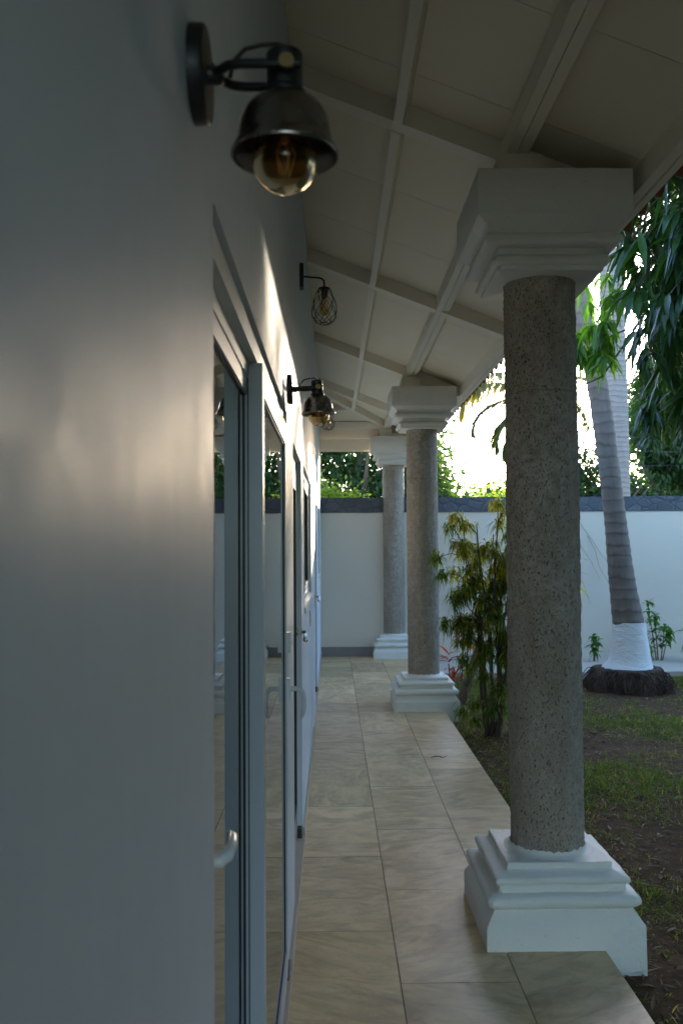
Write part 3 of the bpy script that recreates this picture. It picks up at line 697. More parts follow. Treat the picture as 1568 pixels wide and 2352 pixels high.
def tree(name, label, cat, base, trunk, blobs, n, L, W, mat, group=None, **kw):
    r = empty(name, base); tag(r, label, cat, group)
    b = MB()
    for pth, rad in trunk: b.tube(pth, rad, 10)
    b.build('trunk', M['twig'], r, 180)
    thin = kw.pop('thin', [])
    V, F, A = crown(blobs, n, L, W, **kw)
    for c, rad, k in thin:
        d = rvec(k) * rng.random((k, 1)) ** 0.4
        v, f, q = leaf_cloud(np.array(c) + d * np.array(rad), rvec(k), rvec(k), L, W, 0.3, 2, 2, 0.2); V, F, A = merge([(V, F, A), (v, f, np.full(len(v), 0.5))])
    nobj('crown', V, F, M[mat], r, A); return r

def simple_trunk(h, r, seed, spread=0.32, nb=5):
    q = random.Random(seed); out = []
    p = [(0, 0, -0.2)]; 
    for i in range(1, 7): p.append((q.uniform(-.12, .12) * h * .2, q.uniform(-.12, .12) * h * .2, h * 0.62 * i / 6))
    out.append((p, [r * (1 - 0.09 * i) for i in range(7)]))
    for k in range(nb):
        a_ = k * 6.28 / nb + q.uniform(-.4, .4); s = p[3 + k % 4]; e = spread * h
        out.append(([s, (s[0] + math.cos(a_) * e * .4, s[1] + math.sin(a_) * e * .4, s[2] + h * .14), (s[0] + math.cos(a_) * e * .8, s[1] + math.sin(a_) * e * .8, s[2] + h * .30)], [r * .45, r * .3, r * .1]))
    return out

GT = 'trees beyond the garden wall'
# dark tree behind the far end of the veranda
tree('shade_tree', 'dense dark green tree seen under the far veranda eave', 'tree', (0.6, 19.5, GZ), simple_trunk(6, 0.22, 1),
     [((-1.6, 0, 3.2), (1.3, 1.2, 1.3)), ((0.0, -0.4, 2.5), (1.2, 1.1, 1.0)), ((0.2, 0.6, 4.4), (1.8, 1.4, 1.3)), ((1.2, 0, 3.1), (0.7, 0.9, 1.0)), ((-2.6, 0, 4.2), (1.5, 1.2, 1.4))], 9000, 0.19, 0.07, 'tree', GT)
tree('hedge_shrub', 'bright yellow-green shrub topping the garden wall at the end of the veranda', 'shrub', (0.0, 14.7, GZ), simple_trunk(2.6, 0.05, 2),
     [((-0.25, 0, 2.25), (0.45, 0.4, 0.5)), ((0.22, 0, 2.15), (0.42, 0.4, 0.45)), ((0.0, 0.2, 1.5), (0.6, 0.5, 0.6))], 2600, 0.10, 0.05, 'lime_leaf')
tree('broad_tree', 'mid green tree beyond the garden wall between the two farther columns', 'tree', (2.05, 21, GZ), simple_trunk(4, 0.15, 3),
     [((-0.3, 0, 2.6), (0.9, 0.8, 1.0)), ((0.5, 0.2, 2.4), (0.75, 0.8, 0.85)), ((0, 0, 3.4), (0.6, 0.6, 0.55))], 4500, 0.16, 0.06, 'tree', GT)
for i, (x, y, rx, h, lab) in enumerate(((4.2, 27, 1.3, 2.9, 'low pale green tree just right of the middle column, below the bright sky'),
                                        (6.0, 30, 1.4, 3.2, 'pale green bushy tree at the horizon left of the largest column'))):
    tree('low_tree', lab, 'tree', (x, y, GZ), simple_trunk(h, 0.12, 5 + i), [((-rx * .5, 0, h * .72), (rx * .7, 1, h * .33)), ((rx * .4, 0, h * .66), (rx * .8, 1, h * .36)), ((0, 0, h * .9), (rx * .45, .8, h * .2))], 4200, 0.17, 0.07, 'lime_leaf', GT)
tree('round_tree', 'distant round-topped tree rising above the hedge beside the largest column', 'tree', (8.2, 42, GZ), simple_trunk(5, 0.2, 9),
     [((0, 0, 3.7), (1.5, 1.2, 1.1)), ((-0.9, 0, 3.1), (1.2, 1, .9)), ((1.4, 0, 3.3), (1.4, 1, 1.1))], 4500, 0.24, 0.1, 'tree', GT)
tree('airy_tree', 'loose yellow-green tree between the largest column and the leaning palm', 'tree', (6.15, 21, GZ), simple_trunk(5, 0.14, 11),
     [((-0.6, 0, 2.4), (0.8, 0.8, 0.8)), ((0.4, 0.2, 2.7), (0.7, 0.7, 0.8)), ((-0.3, 0, 3.6), (0.45, 0.5, 0.5)), ((0.9, 0.2, 2.2), (0.8, 0.7, 0.8))], 4600, 0.15, 0.06, 'tree', GT)
tree('tall_tree', 'tall dark tree with glints of sky, right of the pale straight palm trunk', 'tree', (15.6, 40, GZ), simple_trunk(9, 0.3, 12),
     [((-1.4, 0, 3.2), (2.2, 1.5, 1.7)), ((0.6, 0, 4.6), (1.5, 1.5, 1.7)), ((1.6, 0, 6.6), (1.3, 1.5, 1.8)), ((-0.4, 0.6, 5.4), (0.9, 1, 1.0)), ((2.4, 0, 3.6), (2.0, 1.5, 2.2))], 9500, 0.30, 0.12, 'tree', GT, lo=0.1, thin=[((-2.1, 0, 7.0), (1.4, 1, 1.9), 1900)])
tree('bushy_tree', 'dark green bushy tree low behind the garden wall at the right edge', 'tree', (8.3, 22, GZ), simple_trunk(4.2, 0.16, 14),
     [((-0.4, 0, 2.2), (0.95, 0.9, 1.0)), ((-0.2, 0, 4.7), (0.75, 0.8, 1.5)), ((0.7, 0, 2.6), (1.1, 0.9, 1.2)), ((2.0, 0.2, 2.6), (1.2, 0.9, 1.4)), ((0.45, 0, 4.4), (0.95, 0.9, 1.2)), ((1.7, 0, 4.8), (1.2, 0.9, 1.4)), ((1.0, 0, 5.6), (1.1, 0.9, 0.8)), ((3.4, -.6, 3.4), (1.5, 1.2, 2.0)), ((3.6, -.4, 5.8), (1.6, 1.2, 1.5)), ((5.6, -1, 3.6), (1.7, 1.4, 2.2)), ((5.8, -1, 6.0), (1.7, 1.4, 1.6)), ((7.8, -1.6, 4.0), (1.8, 1.4, 2.6))], 30000, 0.17, 0.07, 'tree', GT, thin=[((-0.1, 0, 4.9), (0.75, .7, 1.8), 7500), ((0.8, 0, 4.8), (0.9, .7, 2.1), 6000)])  # right-hand blobs out of view, added to block skylight; thin leaves block the sun

# ---- palms
def ringed_trunk(path, rads, ring, amp, mat, name, parent, n=28, sub=7):
    P_ = [Vector(p) for p in path]; pts = []; rr = []
    for i in range(len(P_) - 1):
        for k in range(sub * 3):
            t = k / (sub * 3)
            # catmull-rom
            p0, p1, p2, p3 = P_[max(0, i - 1)], P_[i], P_[i + 1], P_[min(len(P_) - 1, i + 2)]
            q = 0.5 * ((2 * p1) + (p2 - p0) * t + (2 * p0 - 5 * p1 + 4 * p2 - p3) * t * t + (3 * p1 - p0 - 3 * p2 + p3) * t ** 3)
            pts.append(q); rr.append(rads[i] * (1 - t) + rads[i + 1] * t)
    pts.append(P_[-1]); rr.append(rads[-1])
    rr = [r_ + amp * (0.5 - ((p.z / ring) % 1.0)) + 0.004 * noise.noise(p * 3) for p, r_ in zip(pts, rr)]
    b = MB(); b.tube(pts, rr, n)
    return b.build(name, M[mat], parent, 180)

def frond(B, az, el, Lf, curl, nl=70, leaf=0.42, hang=0.6, side=0.0, old=0.35):
    """one pinnate frond: list of leaflet arrays + rachis tube points"""
    pts = []; p = np.array(B, float); ang = el; st = Lf / 24
    for i in range(25):
        pts.append(p.copy()); d = np.array([math.cos(az) * math.cos(ang), math.sin(az) * math.cos(ang), math.sin(ang)]); p = p + d * st; ang -= curl / 24 * (0.5 + i / 16)
    pts = np.array(pts); tt = np.linspace(0.14, 0.995, nl); idx = tt * 24; i0 = np.minimum(idx.astype(int), 23); f_ = (idx - i0)[:, None]
    c = pts[i0] * (1 - f_) + pts[i0 + 1] * f_; tg = nrm(pts[i0 + 1] - pts[i0]); sd_ = nrm(np.cross(tg, np.array([0, 0, 1.0])) + 1e-6); up = np.cross(sd_, tg)
    Bs = np.concatenate([c, c]); Ds = np.concatenate([tg * 0.55 + sd_ * 0.8 + up * 0.12, tg * 0.55 - sd_ * 0.8 + up * 0.12]) + rng.normal(size=(2 * nl, 3)) * 0.07
    Ls = leaf * np.concatenate([np.sin(np.pi * np.clip(tt * 0.82 + 0.14, 0, 1)) ** 0.7] * 2) * rng.uniform(0.85, 1.1, 2 * nl)
    V, F, q = leaf_cloud(Bs, Ds, np.tile([0, 0, 1.0], (2 * nl, 1)), Ls, 0.028 * leaf / 0.42, hang * rng.uniform(0.7, 1.3, 2 * nl), 4, 2, 0, 0.55)
    return (V, F, np.repeat(np.clip(rng.normal(old, 0.15, 2 * nl), 0, 1), q)), [tuple(x) for x in pts]
def palm_crown(parent, top, specs):
    """each frond a part with its own leaf blades and rib"""
    for s in specs:
        (V, F, A), pts = frond(top, **s)
        rb = MB(); rb.tube(pts, [0.022 - 0.0185 * i / 24 for i in range(25)], 6); ro = rb.build('frond', M['stem'], parent, 180)
        nobj('leaflets', V, F, M['frond'], ro, A)

# leaning coconut palm with a whitewashed foot on its root mound
lp = empty('leaning_palm', (3.45, 10.55, 0)); tag(lp, 'leaning ringed palm with whitewashed foot on a dark root mound', 'palm tree')
path = [(0.03, 0, 0.60), (-0.05, 0, 1.2), (-0.12, 0.0, 1.96), (-0.21, 0, 2.8), (-0.33, 0, 3.68), (-0.52, 0.05, 4.7), (-0.72, 0.1, 5.7), (-0.85, 0.1, 6.6)]
ringed_trunk(path, [0.186, 0.150, 0.122, 0.119, 0.121, 0.115, 0.11, 0.105], 0.115, 0.010, 'coco_trunk', 'trunk', lp)
ww = MB(); n = 48; rows = [(0.335, 0.09), (0.312, 0.125), (0.258, 0.185), (0.232, 0.28), (0.217, 0.40), (0.203, 0.52), (0.192, 0.64), (0.189, 0.685)]
for i, (r_, z) in enumerate(rows):
    for k in range(n):
        a_ = 2 * math.pi * k / n; c, s_ = math.cos(a_), math.sin(a_); t = (0.69 - z) / 0.6
        rr = r_ + 0.011 * noise.noise((c * 2, s_ * 2, z * 9)) + (0.02 * noise.noise((c * 7, s_ * 7, 3)) if i < 2 else 0)
        zz = z + (0.028 * noise.noise((c * 9, s_ * 9, 8)) if i == 0 else 0) + (0.008 * noise.noise((c * 4, s_ * 4, 1)) if i == 7 else 0)
        ww.v.append((rr * c + 0.03 * (1 - t) + 0.04 * t, rr * s_, zz - 0.05 * c * t))
ww.f = [(i * n + k, i * n + (k + 1) % n, (i + 1) * n + (k + 1) % n, (i + 1) * n + k) for i in range(7) for k in range(n)]
ww.build('whitewashed_foot', M['whitewash'], lp, 180)
md = MB(); n = 64; rows = 16
for i in range(rows + 1):
    t = i / rows; r_ = 0.30 + 0.17 * t ** 0.45; z = 0.16 - 0.30 * t ** 1.6
    for k in range(n):
        a_ = 2 * math.pi * k / n; c, s_ = math.cos(a_), math.sin(a_)
        rr = r_ * (1 + 0.26 * t * noise.noise((c * 1.7 + 4, s_ * 1.7, t)) + 0.12 * noise.noise((c * 6, s_ * 6, t * 3)) + 0.06 * noise.noise((c * 20, s_ * 20, t * 8)))
        md.v.append((rr * c, rr * s_, z + 0.05 * noise.noise((c * 3, s_ * 3, t * 4 + 7)) * min(1, 3 * t)))
md.f = [(i * n + k, i * n + (k + 1) % n, (i + 1) * n + (k + 1) % n, (i + 1) * n + k) for i in range(rows) for k in range(n)]
for k in range(420):
    a_ = rnd.uniform(0, 6.28); r0 = rnd.uniform(0.28, 0.36); z = rnd.uniform(0.06, 0.16); r1 = r0 + rnd.uniform(.08, .24); a2 = a_ + rnd.uniform(-.25, .25)
    md.tube([(r0 * math.cos(a_), r0 * math.sin(a_), z), ((r0 + r1) / 2 * math.cos(a_) , (r0 + r1) / 2 * math.sin(a_), z - .02), (r1 * math.cos(a2), r1 * math.sin(a2), rnd.uniform(-.12, .0))], [.007, .006, .004], 4, False)
md.build('root_mound', M['root'], lp, 180)
palm_crown(lp, (-0.85, 0.1, 6.6), [dict(az=R(k * 40 + 12), el=R(55 - 22 * (k % 3)), Lf=2.2, curl=R(95), old=0.3) for k in range(9)])

rp = empty('straight_palm', (4.78, 15.0, GZ)); tag(rp, 'pale straight palm trunk with fine rings, standing behind the garden wall', 'palm tree')
ringed_trunk([(0, 0, -.2), (0.0, 0, 2), (0.0, 0, 4), (-0.03, 0, 6), (-0.03, 0, 8.2)], [0.225, 0.215, 0.205, 0.20, 0.16], 0.085, 0.006, 'royal_trunk', 'trunk', rp, 36, 12)
palm_crown(rp, (-0.03, 0, 8.2), [dict(az=R(k * 45), el=R(60 - 25 * (k % 2)), Lf=2.6, curl=R(100), leaf=0.5) for k in range(8)])

hp = empty('coconut_palm', (4.02, 17.0, GZ)); tag(hp, 'small palm behind the largest column, its drooping fronds dark against the bright sky', 'palm tree')
ringed_trunk([(0, 0, -.1), (0.03, 0, 1.5), (0.0, 0, 3), (-0.03, 0, 4.3)], [0.15, 0.125, 0.115, 0.11], 0.12, 0.008, 'coco_trunk', 'trunk', hp)
palm_crown(hp, (-0.03, 0, 4.35), [dict(az=R(178), el=R(20), Lf=1.7, curl=R(100), leaf=0.46, hang=0.45, old=0.25, nl=90), dict(az=R(188), el=R(-8), Lf=1.45, curl=R(85), leaf=0.46, hang=0.45, old=0.2, nl=90), dict(az=R(174), el=R(-30), Lf=1.45, curl=R(70), leaf=0.44, hang=0.4, old=0.2, nl=90),
    dict(az=R(165), el=R(48), Lf=2.0, curl=R(120), leaf=0.55, hang=1.2, old=0.8), dict(az=R(205), el=R(55), Lf=1.9, curl=R(115), leaf=0.5, hang=1.2, old=0.75), dict(az=R(20), el=R(30), Lf=1.5, curl=R(125), leaf=0.4, old=0.6), dict(az=R(-15), el=R(60), Lf=1.6, curl=R(130), leaf=0.42, old=0.85),
    dict(az=R(90), el=R(40), Lf=1.7, curl=R(110), old=0.4), dict(az=R(270), el=R(65), Lf=1.4, curl=R(120), old=0.4)])

# ---- mango tree: trunk outside the right edge, branches reaching over the lawn
mt = empty('mango_tree', (4.8, 2.8, GZ)); tag(mt, 'mango tree whose long drooping dark leaves hang in from the right', 'tree')
mo = Vector((4.8, 2.8, GZ)); b = MB()
def W3(*p): return tuple(Vector(p) - mo)
b.tube([W3(4.8, 2.8, -.3), W3(4.75, 2.8, .9), W3(4.65, 2.9, 1.9), W3(4.5, 3.0, 2.9), W3(4.4, 3.0, 4.2), W3(4.5, 3.0, 5.4)], [.24, .21, .19, .16, .12, .06], 14)
limbs = [([W3(4.6, 2.9, 2.3), W3(4.0, 3.8, 3.6), W3(3.2, 4.9, 4.3), W3(2.2, 5.5, 4.2)], [.11, .08, .05, .015]), ([W3(4.5, 3.0, 3.0), W3(4.1, 4.8, 3.9), W3(3.2, 6.6, 4.4), W3(2.25, 7.3, 3.95)], [.10, .065, .035, .012]),
         ([W3(4.5, 3.0, 2.8), W3(3.7, 3.6, 3.6), W3(3.0, 4.6, 3.9)], [.08, .05, .02]), ([W3(4.45, 3.0, 3.6), W3(3.8, 4.6, 4.7), W3(2.9, 5.6, 5.0)], [.06, .04, .02]), ([W3(4.55, 2.9, 2.8), W3(4.2, 1.2, 3.8), W3(4.4, -1.0, 4.2)], [.10, .06, .03])]
for p_, r_ in limbs: b.tube(p_, r_, 8)
parts = []; twigs = []
def rosette(c, n, L, spread, down, var, Wr=0.19):
    """a shoot tip with leaves fanning round and hanging"""
    c = np.array(c); a_ = rng.random(n) * 6.283; e = rng.normal(-0.15, spread, n)
    D = np.stack([np.cos(a_) * np.cos(e), np.sin(a_) * np.cos(e), np.sin(e) - down], -1)
    B = c + rng.normal(size=(n, 3)) * 0.02; Ls = L * rng.uniform(0.65, 1.15, n)
    V, F, q = leaf_cloud(B, D, np.tile([0, 0, 1.0], (n, 1)) + rng.normal(size=(n, 3)) * 0.25, Ls, Ls * Wr * rng.uniform(0.85, 1.2, n), rng.uniform(0.25, 1.1, n), 6, 3, 0.35, 0.85, 0.05, 0.012)
    return V, F, np.repeat(np.clip(rng.normal(var, 0.2, n), 0, 1), q)
def zlow(x):      # lowest hanging shoot over the lawn, by distance from the house
    return 3.05 if x < 1.93 else 2.95 - 0.2 * (x - 1.93) / 0.12 if x < 2.05 else 2.75 - 0.55 * (x - 2.05) / 0.16 if x < 2.21 else 2.2
cnt = 0
while cnt < 430:
    x = 1.86 + 1.9 * rng.random() ** 0.75; y = rng.uniform(4.9, 6.6); z = rng.uniform(2.3, 4.6)
    if y > 6 and x < 2.1: continue
    if z < zlow(x * 5.5 / y) + rng.uniform(0.1, 0.3): continue
    parts.append(rosette((x, y, z), rng.integers(9, 15), 0.235, 0.4, 0.35, 0.35)); twigs.append((x, y, z)); cnt += 1
for _ in range(110):
    p_ = (rng.uniform(1.86, 2.7), rng.uniform(5.0, 6.4), rng.uniform(3.05, 4.5))
    if p_[0] < 1.95 * p_[1] / 5.5 and p_[2] < 3.2: continue
    parts.append(rosette(p_, rng.integers(9, 15), 0.235, 0.4, 0.4, 0.3)); twigs.append(p_)
for _ in range(60):
    p_ = (rng.uniform(2.55, 3.7), rng.uniform(6.6, 7.7), rng.uniform(2.9, 4.9)); parts.append(rosette(p_, 14, 0.24, 0.4, 0.4, 0.2)); twigs.append(p_)
for _ in range(46):
    yy_ = rng.uniform(8.2, 9.5); p_ = (-0.17 + 0.374 * (yy_ - rng.uniform(-0.8, 0.05)), yy_, rng.uniform(2.75, 3.3)); parts.append(rosette(p_, 14, 0.22, 0.5, 0.4, 0.3)); twigs.append(p_)  # shoots added along the sun's path to keep it off the near wall
for (x, y, z) in ((2.85, 8.0, 3.2), (2.95, 8.2, 2.9), (2.8, 7.8, 3.35), (2.9, 8.1, 2.6), (2.95, 8.0, 3.4), (3.0, 8.1, 3.1), (2.02, 5.3, 2.93), (2.1, 5.5, 2.85), (1.98, 5.6, 3.35), (2.13, 5.4, 3.1), (2.2, 5.6, 2.62), (2.24, 5.5, 2.45), (1.93, 5.4, 3.5), (1.96, 5.6, 2.95), (1.90, 5.5, 3.2), (2.06, 5.5, 2.72), (1.97, 5.5, 2.8), (2.16, 5.3, 2.5), (2.2, 5.2, 2.3)):
    parts.append(rosette((x, y, z), 12, 0.24, 0.4, 0.5, 0.5)); twigs.append((x, y, z))
pm = [(v - np.array(mo), f, a_) for v, f, a_ in parts]
for (x, y, z) in twigs:
    e = Vector((x, y, z)); s0 = e + Vector((0.16 + 0.1 * rng.random(), 0.12 * rng.normal(), 0.22 + .1 * rng.random())); m_ = (s0 + e) / 2 + Vector((0, 0, .05))
    b.tube([W3(*s0), W3(*m_), W3(*e)], [.006, .005, .003], 5, False)
for (x, y, z) in ((2.62, 7.4, 3.4), (2.4, 7.4, 3.0)): b.tube([W3(2.95, 7.1, 4.15), W3(x + .1, y, z + .35), W3(x - .15, y, z), W3(x - .42, y, z - .12)], [.012, .009, .007, .004], 6)
b.build('trunk', M['twig'], mt, 180)
skylight_blocker = crown([((0, 0, 4.9), (2.2, 2.2, 1.8)), ((-.6, -2.4, 4.4), (2, 2, 1.8)), ((1.8, -1.6, 3.8), (2.2, 2.2, 2)), ((.8, -4.8, 4.0), (2.2, 2.2, 2)), ((-.8, 1.6, 5.0), (1.4, 1.3, 1.2)), ((-.4, 3.6, 4.3), (1.2, 1.4, 1.4)), ((1.2, 4.2, 3.4), (1.6, 1.6, 2.0)), ((2.2, 2.0, 3.0), (1.6, 1.8, 1.8)), ((1.5, -4, 2.2), (2.4, 2, 1.6)), ((-.6, -6.4, 3.6), (2, 2, 2.2)), ((-1.6, -7.6, 3.6), (1.6, 1.6, 2.4)), ((0.6, -8.2, 2.6), (2, 1.6, 2.4)), ((2.8, -7, 4.4), (2, 2, 2.4)), ((-.8, -4.2, 5.6), (1.8, 1.8, 1.4))], 32000, 0.25, 0.06, droop=(0.3, 1.0), seg=3, cols=3)  # unseen foliage added to the right and behind the camera to cut skylight
pm.append((skylight_blocker[0], skylight_blocker[1], skylight_blocker[2]))
V, F, A = merge(pm); nobj('crown', V, F, M['mango'], mt, A)
parts = [rosette((rng.uniform(2.04, 2.38), rng.uniform(7.2, 7.7), rng.uniform(3.12, 3.85)), rng.integers(9, 14), 0.19, 0.5, 0.45, 0.5, 0.24) for _ in range(26)]
pm = [(v - np.array(mo), f, a_) for v, f, a_ in parts]; V, F, A = merge(pm); nobj('young_spray', V, F, M['young'], mt, A)

# ---- feathery shrub between the columns
sh = empty('feathery_shrub', (1.42, 8.05, GZ)); tag(sh, 'tall feathery shrub with drooping yellow-green leaves beside the middle column', 'shrub')
so_ = Vector((1.42, 8.05, GZ)); b = MB(); tufts = []
fixed = [(1.11, 8.0, 1.86), (1.19, 8.05, 1.80), (1.04, 8.0, 1.78), (1.10, 7.9, 1.62), (0.93, 7.95, 1.50), (0.97, 7.9, 1.36), (1.0, 7.95, 0.93), (1.14, 7.95, 0.93), (1.10, 8.0, 1.12), (1.22, 8.0, 1.6), (1.30, 8.05, 1.56),
         (1.42, 8.0, 1.62), (1.48, 8.0, 1.98), (1.55, 8.0, 1.9), (1.50, 8.0, 1.80), (1.6, 8.05, 1.7), (1.2, 8.0, 1.3), (1.3, 7.95, 1.35), (1.17, 8.0, 1.18)]
for p_ in fixed: tufts.append((p_, 0.6 if p_[2] > 1.45 and p_[0] > 1.1 else 0.3))
for _ in range(138):
    z = rng.uniform(0.62, 1.62) if _ < 118 else rng.uniform(0.05, 0.62); wd = 0.36 if z > 0.62 else 0.28
    tufts.append(((1.47 + rng.uniform(-wd, wd * 1.25), 8.05 + rng.uniform(-.28, .28), z), 0.34 + 0.26 * (z > 1.25)))
stems = []
for k in range(9):
    a_ = k * 0.7; top = (so_.x + 0.25 * math.cos(a_) + 0.02, so_.y + 0.2 * math.sin(a_), 1.5 + 0.1 * (k % 4))
    pts = [(so_.x + 0.05 * math.cos(a_), so_.y + 0.05 * math.sin(a_), GZ - .05)] + [(so_.x + (0.05 + 0.2 * (t ** 1.5)) * math.cos(a_) + 0.03 * math.sin(5 * t + k), so_.y + (0.05 + 0.15 * t) * math.sin(a_), GZ + (top[2] - GZ) * t) for t in (0.2, 0.4, 0.6, 0.8, 1.0)]
    stems.append(pts); b.tube([tuple(Vector(p_) - so_) for p_ in pts], [.017, .015, .012, .010, .008, .005], 7)
parts = []
for (p_, var) in tufts:
    c = Vector(p_); best = min((Vector(q) for st in stems for q in st if q[2] < max(c.z + 0.05, 0.2)), key=lambda q: (q - c).length)
    b.tube([tuple(best - so_), tuple((best + c) / 2 + Vector((0, 0, .03)) - so_), tuple(c - so_)], [.005, .004, .0025], 5, False)
    n = rng.integers(60, 105); a_ = rng.random(n) * 6.283; e = rng.normal(0.3, 0.4, n)
    D = np.stack([np.cos(a_) * np.cos(e), np.sin(a_) * np.cos(e), np.sin(e)], -1)
    B = np.array(p_) + rng.normal(size=(n, 3)) * np.array([.026, .026, .024]); Ls = rng.uniform(0.05, 0.145, n)
    V, F, q = leaf_cloud(B, D, np.tile([0, 0, 1.0], (n, 1)), Ls, rng.uniform(0.009, 0.017, n), rng.uniform(0.6, 1.5, n), 4, 2, 0, 0.7, 0.15)
    parts.append((V - np.array(so_), F, np.repeat(np.clip(rng.normal(var, 0.24, n), 0, 1), q)))
b.build('stem', M['twig'], sh, 180); V, F, A = merge(parts); nobj('foliage', V, F, M['shrub'], sh, A)

# forked woody shrub stump behind it
fk = MB(); fk.tube([(1.28, 8.95, GZ - .05), (1.30, 8.95, .2), (1.42, 8.95, .42), (1.58, 8.97, .60), (1.72, 9.0, .74)], [.05, .045, .036, .03, .022], 9)
fk.tube([(1.30, 8.95, .18), (1.38, 8.9, .45), (1.44, 8.88, .62), (1.46, 8.88, .8)], [.04, .033, .028, .02], 9)
o = fk.build('woody_stem', M['stem'], smooth=180); tag(o, 'forked bare woody stems slanting up behind the feathery shrub', 'shrub')

# red ti plant
ti = empty('ti_plant', (1.33, 9.75, GZ)); tag(ti, 'red-leaved plant low between the middle column and the shrub', 'plant')
b = MB(); parts = []
for (dx, h) in ((-0.08, 0.42), (0.08, 0.62), (0.20, 0.36), (0.14, 0.8), (-0.02, 0.25)):
    b.tube([(dx * .3, 0, -.03), (dx * .8, 0, h * .5), (dx, 0, h)], [.011, .009, .007], 6)
    n = 11; a_ = rng.random(n) * 6.283; e = rng.uniform(-0.1, 1.0, n); D = np.stack([np.cos(a_) * np.cos(e), np.sin(a_) * np.cos(e), np.sin(e)], -1)
    V, F, q = leaf_cloud(np.tile([dx, 0, h], (n, 1)) + rng.normal(size=(n, 3)) * [.01, .01, .05], D, np.tile([0, 0, 1.0], (n, 1)), rng.uniform(.2, .32, n), rng.uniform(.04, .06, n), rng.uniform(.1, .7, n), 5, 3, .3)
    parts.append((V, F, np.repeat(rng.random(n), q)))
b.build('stem', M['stem'], ti, 180); V, F, A = merge(parts); nobj('foliage', V, F, M['red_leaf'], ti, A)

# leafy plants against the boundary wall
def leafy(x, y, stems_, label, L=0.17, mat='young', cat='plant', nl=12):
    r = empty('leafy_plant', (x, y, -0.05)); tag(r, label, cat, 'leafy plants along the garden wall'); b = MB(); parts = []
    for (dx, dy, h) in stems_:
        b.tube([(dx * .2, dy * .2, -.05), (dx * .6, dy * .6, h * .5), (dx, dy, h)], [.009, .007, .004], 6)
        for t in (1.0, 0.86, 0.7, 0.5):
            n = nl if t == 1.0 else 6; a_ = rng.random(n) * 6.283; e = rng.normal(0.25, 0.35, n); D = np.stack([np.cos(a_) * np.cos(e), np.sin(a_) * np.cos(e), np.sin(e)], -1)
            V, F, q = leaf_cloud(np.tile([dx * t, dy * t, h * t], (n, 1)), D, np.tile([0, 0, 1.0], (n, 1)), rng.uniform(.6, 1.1, n) * L, rng.uniform(.25, .36, n) * L, rng.uniform(.2, .9, n), 4, 3, .3)
            parts.append((V, F, np.repeat(np.clip(rng.normal(.3, .25, n), 0, 1), q)))
    b.build('stem', M['stem'], r, 180); V, F, A = merge(parts); nobj('foliage', V, F, M[mat], r, A); return r
leafy(4.55, 12.55, [(-0.15, 0, 0.82), (-0.02, .1, 0.62), (0.15, 0, 0.42), (.05, -.1, .5), (-.22, 0, .3)], 'tall leafy green plant at the wall, just right of the whitewashed palm foot')
leafy(4.98, 12.3, [(0.0, 0, 0.72), (0.16, .1, 0.6), (-.14, 0, .45), (.1, -.1, .36)], 'leafy green plant at the wall on the far right edge')
leafy(3.62, 12.5, [(0.0, 0, 0.36), (0.04, 0.02, 0.28)], 'small rosette of green leaves just left of the whitewashed palm foot', 0.16)
leafy(4.62, 11.0, [(0.0, 0, 0.22), (0.2, 0.1, 0.2), (-.15, .1, .18), (.4, 0, .25)], 'low dark green plant on the lawn right of the root mound', 0.14, 'mango')
# sprig showing just right of the nearest column
yl = empty('yellow_leaf_plant', (2.22, 8.2, GZ)); tag(yl, 'slender plant with a few yellow-green blades just right of the largest column', 'plant'); b = MB(); b.tube([(0, 0, -.02), (.02, 0, .6), (0, 0, 1.62)], [.012, .01, .005], 6); b.build('stem', M['stem'], yl, 180)
n = 22; a_ = rng.random(n) * 6.283; e = rng.uniform(-.4, .5, n); D = np.stack([np.cos(a_) * np.cos(e), np.sin(a_) * np.cos(e), np.sin(e)], -1)
V, F, q = leaf_cloud(np.stack([np.zeros(n), np.zeros(n), rng.uniform(1.2, 1.62, n)], -1), D, np.tile([0, 0, 1.0], (n, 1)), .17, .022, rng.uniform(.2, 1, n), 5, 3, .25); nobj('foliage', V, F, M['shrub'], yl, np.repeat(rng.uniform(.4, 1, n), q))
# bare vines on the boundary wall
b = MB()
for (x0, z0, pts) in ((3.45, 2.05, [(.06, -.25), (.16, -.5), (.3, -.72), (.42, -.98)]), (3.52, 2.05, [(.10, -.2), (.26, -.42), (.38, -.62), (.55, -.8)]), (3.42, 2.04, [(.02, -.4), (.1, -.75), (.2, -1.0), (.3, -1.3)]), (3.7, 1.72, [(.1, -.2), (.16, -.45), (.3, -.7)]), (1.9, 2.06, [(-.05, -.2), (-.02, -.45), (.12, -.62)])):
    b.tube([(x0, YB - .012, z0)] + [(x0 + dx, YB - .014 - rnd.uniform(0, .02), z0 + dz) for dx, dz in pts], [.0035, .003, .0025, .002, .0015][:len(pts) + 1], 5, False)
o = b.build('bare_vine', M['stem'], smooth=180); tag(o, 'thin bare vines trailing down the white garden wall beside the leaning palm', 'vine')
# hose hanging on the wall
b = MB(); b.tube([(1.70 + .22 * (1 - math.cos(t)) * .9, YB - .05, .92 - .30 * t + .02 * math.sin(3 * t)) for t in [i * .12 for i in range(25)]], .012, 8)
o = b.build('garden_hose', M['hose'], smooth=180); tag(o, 'dark green garden hose hanging on the white wall behind the shrub', 'hose')
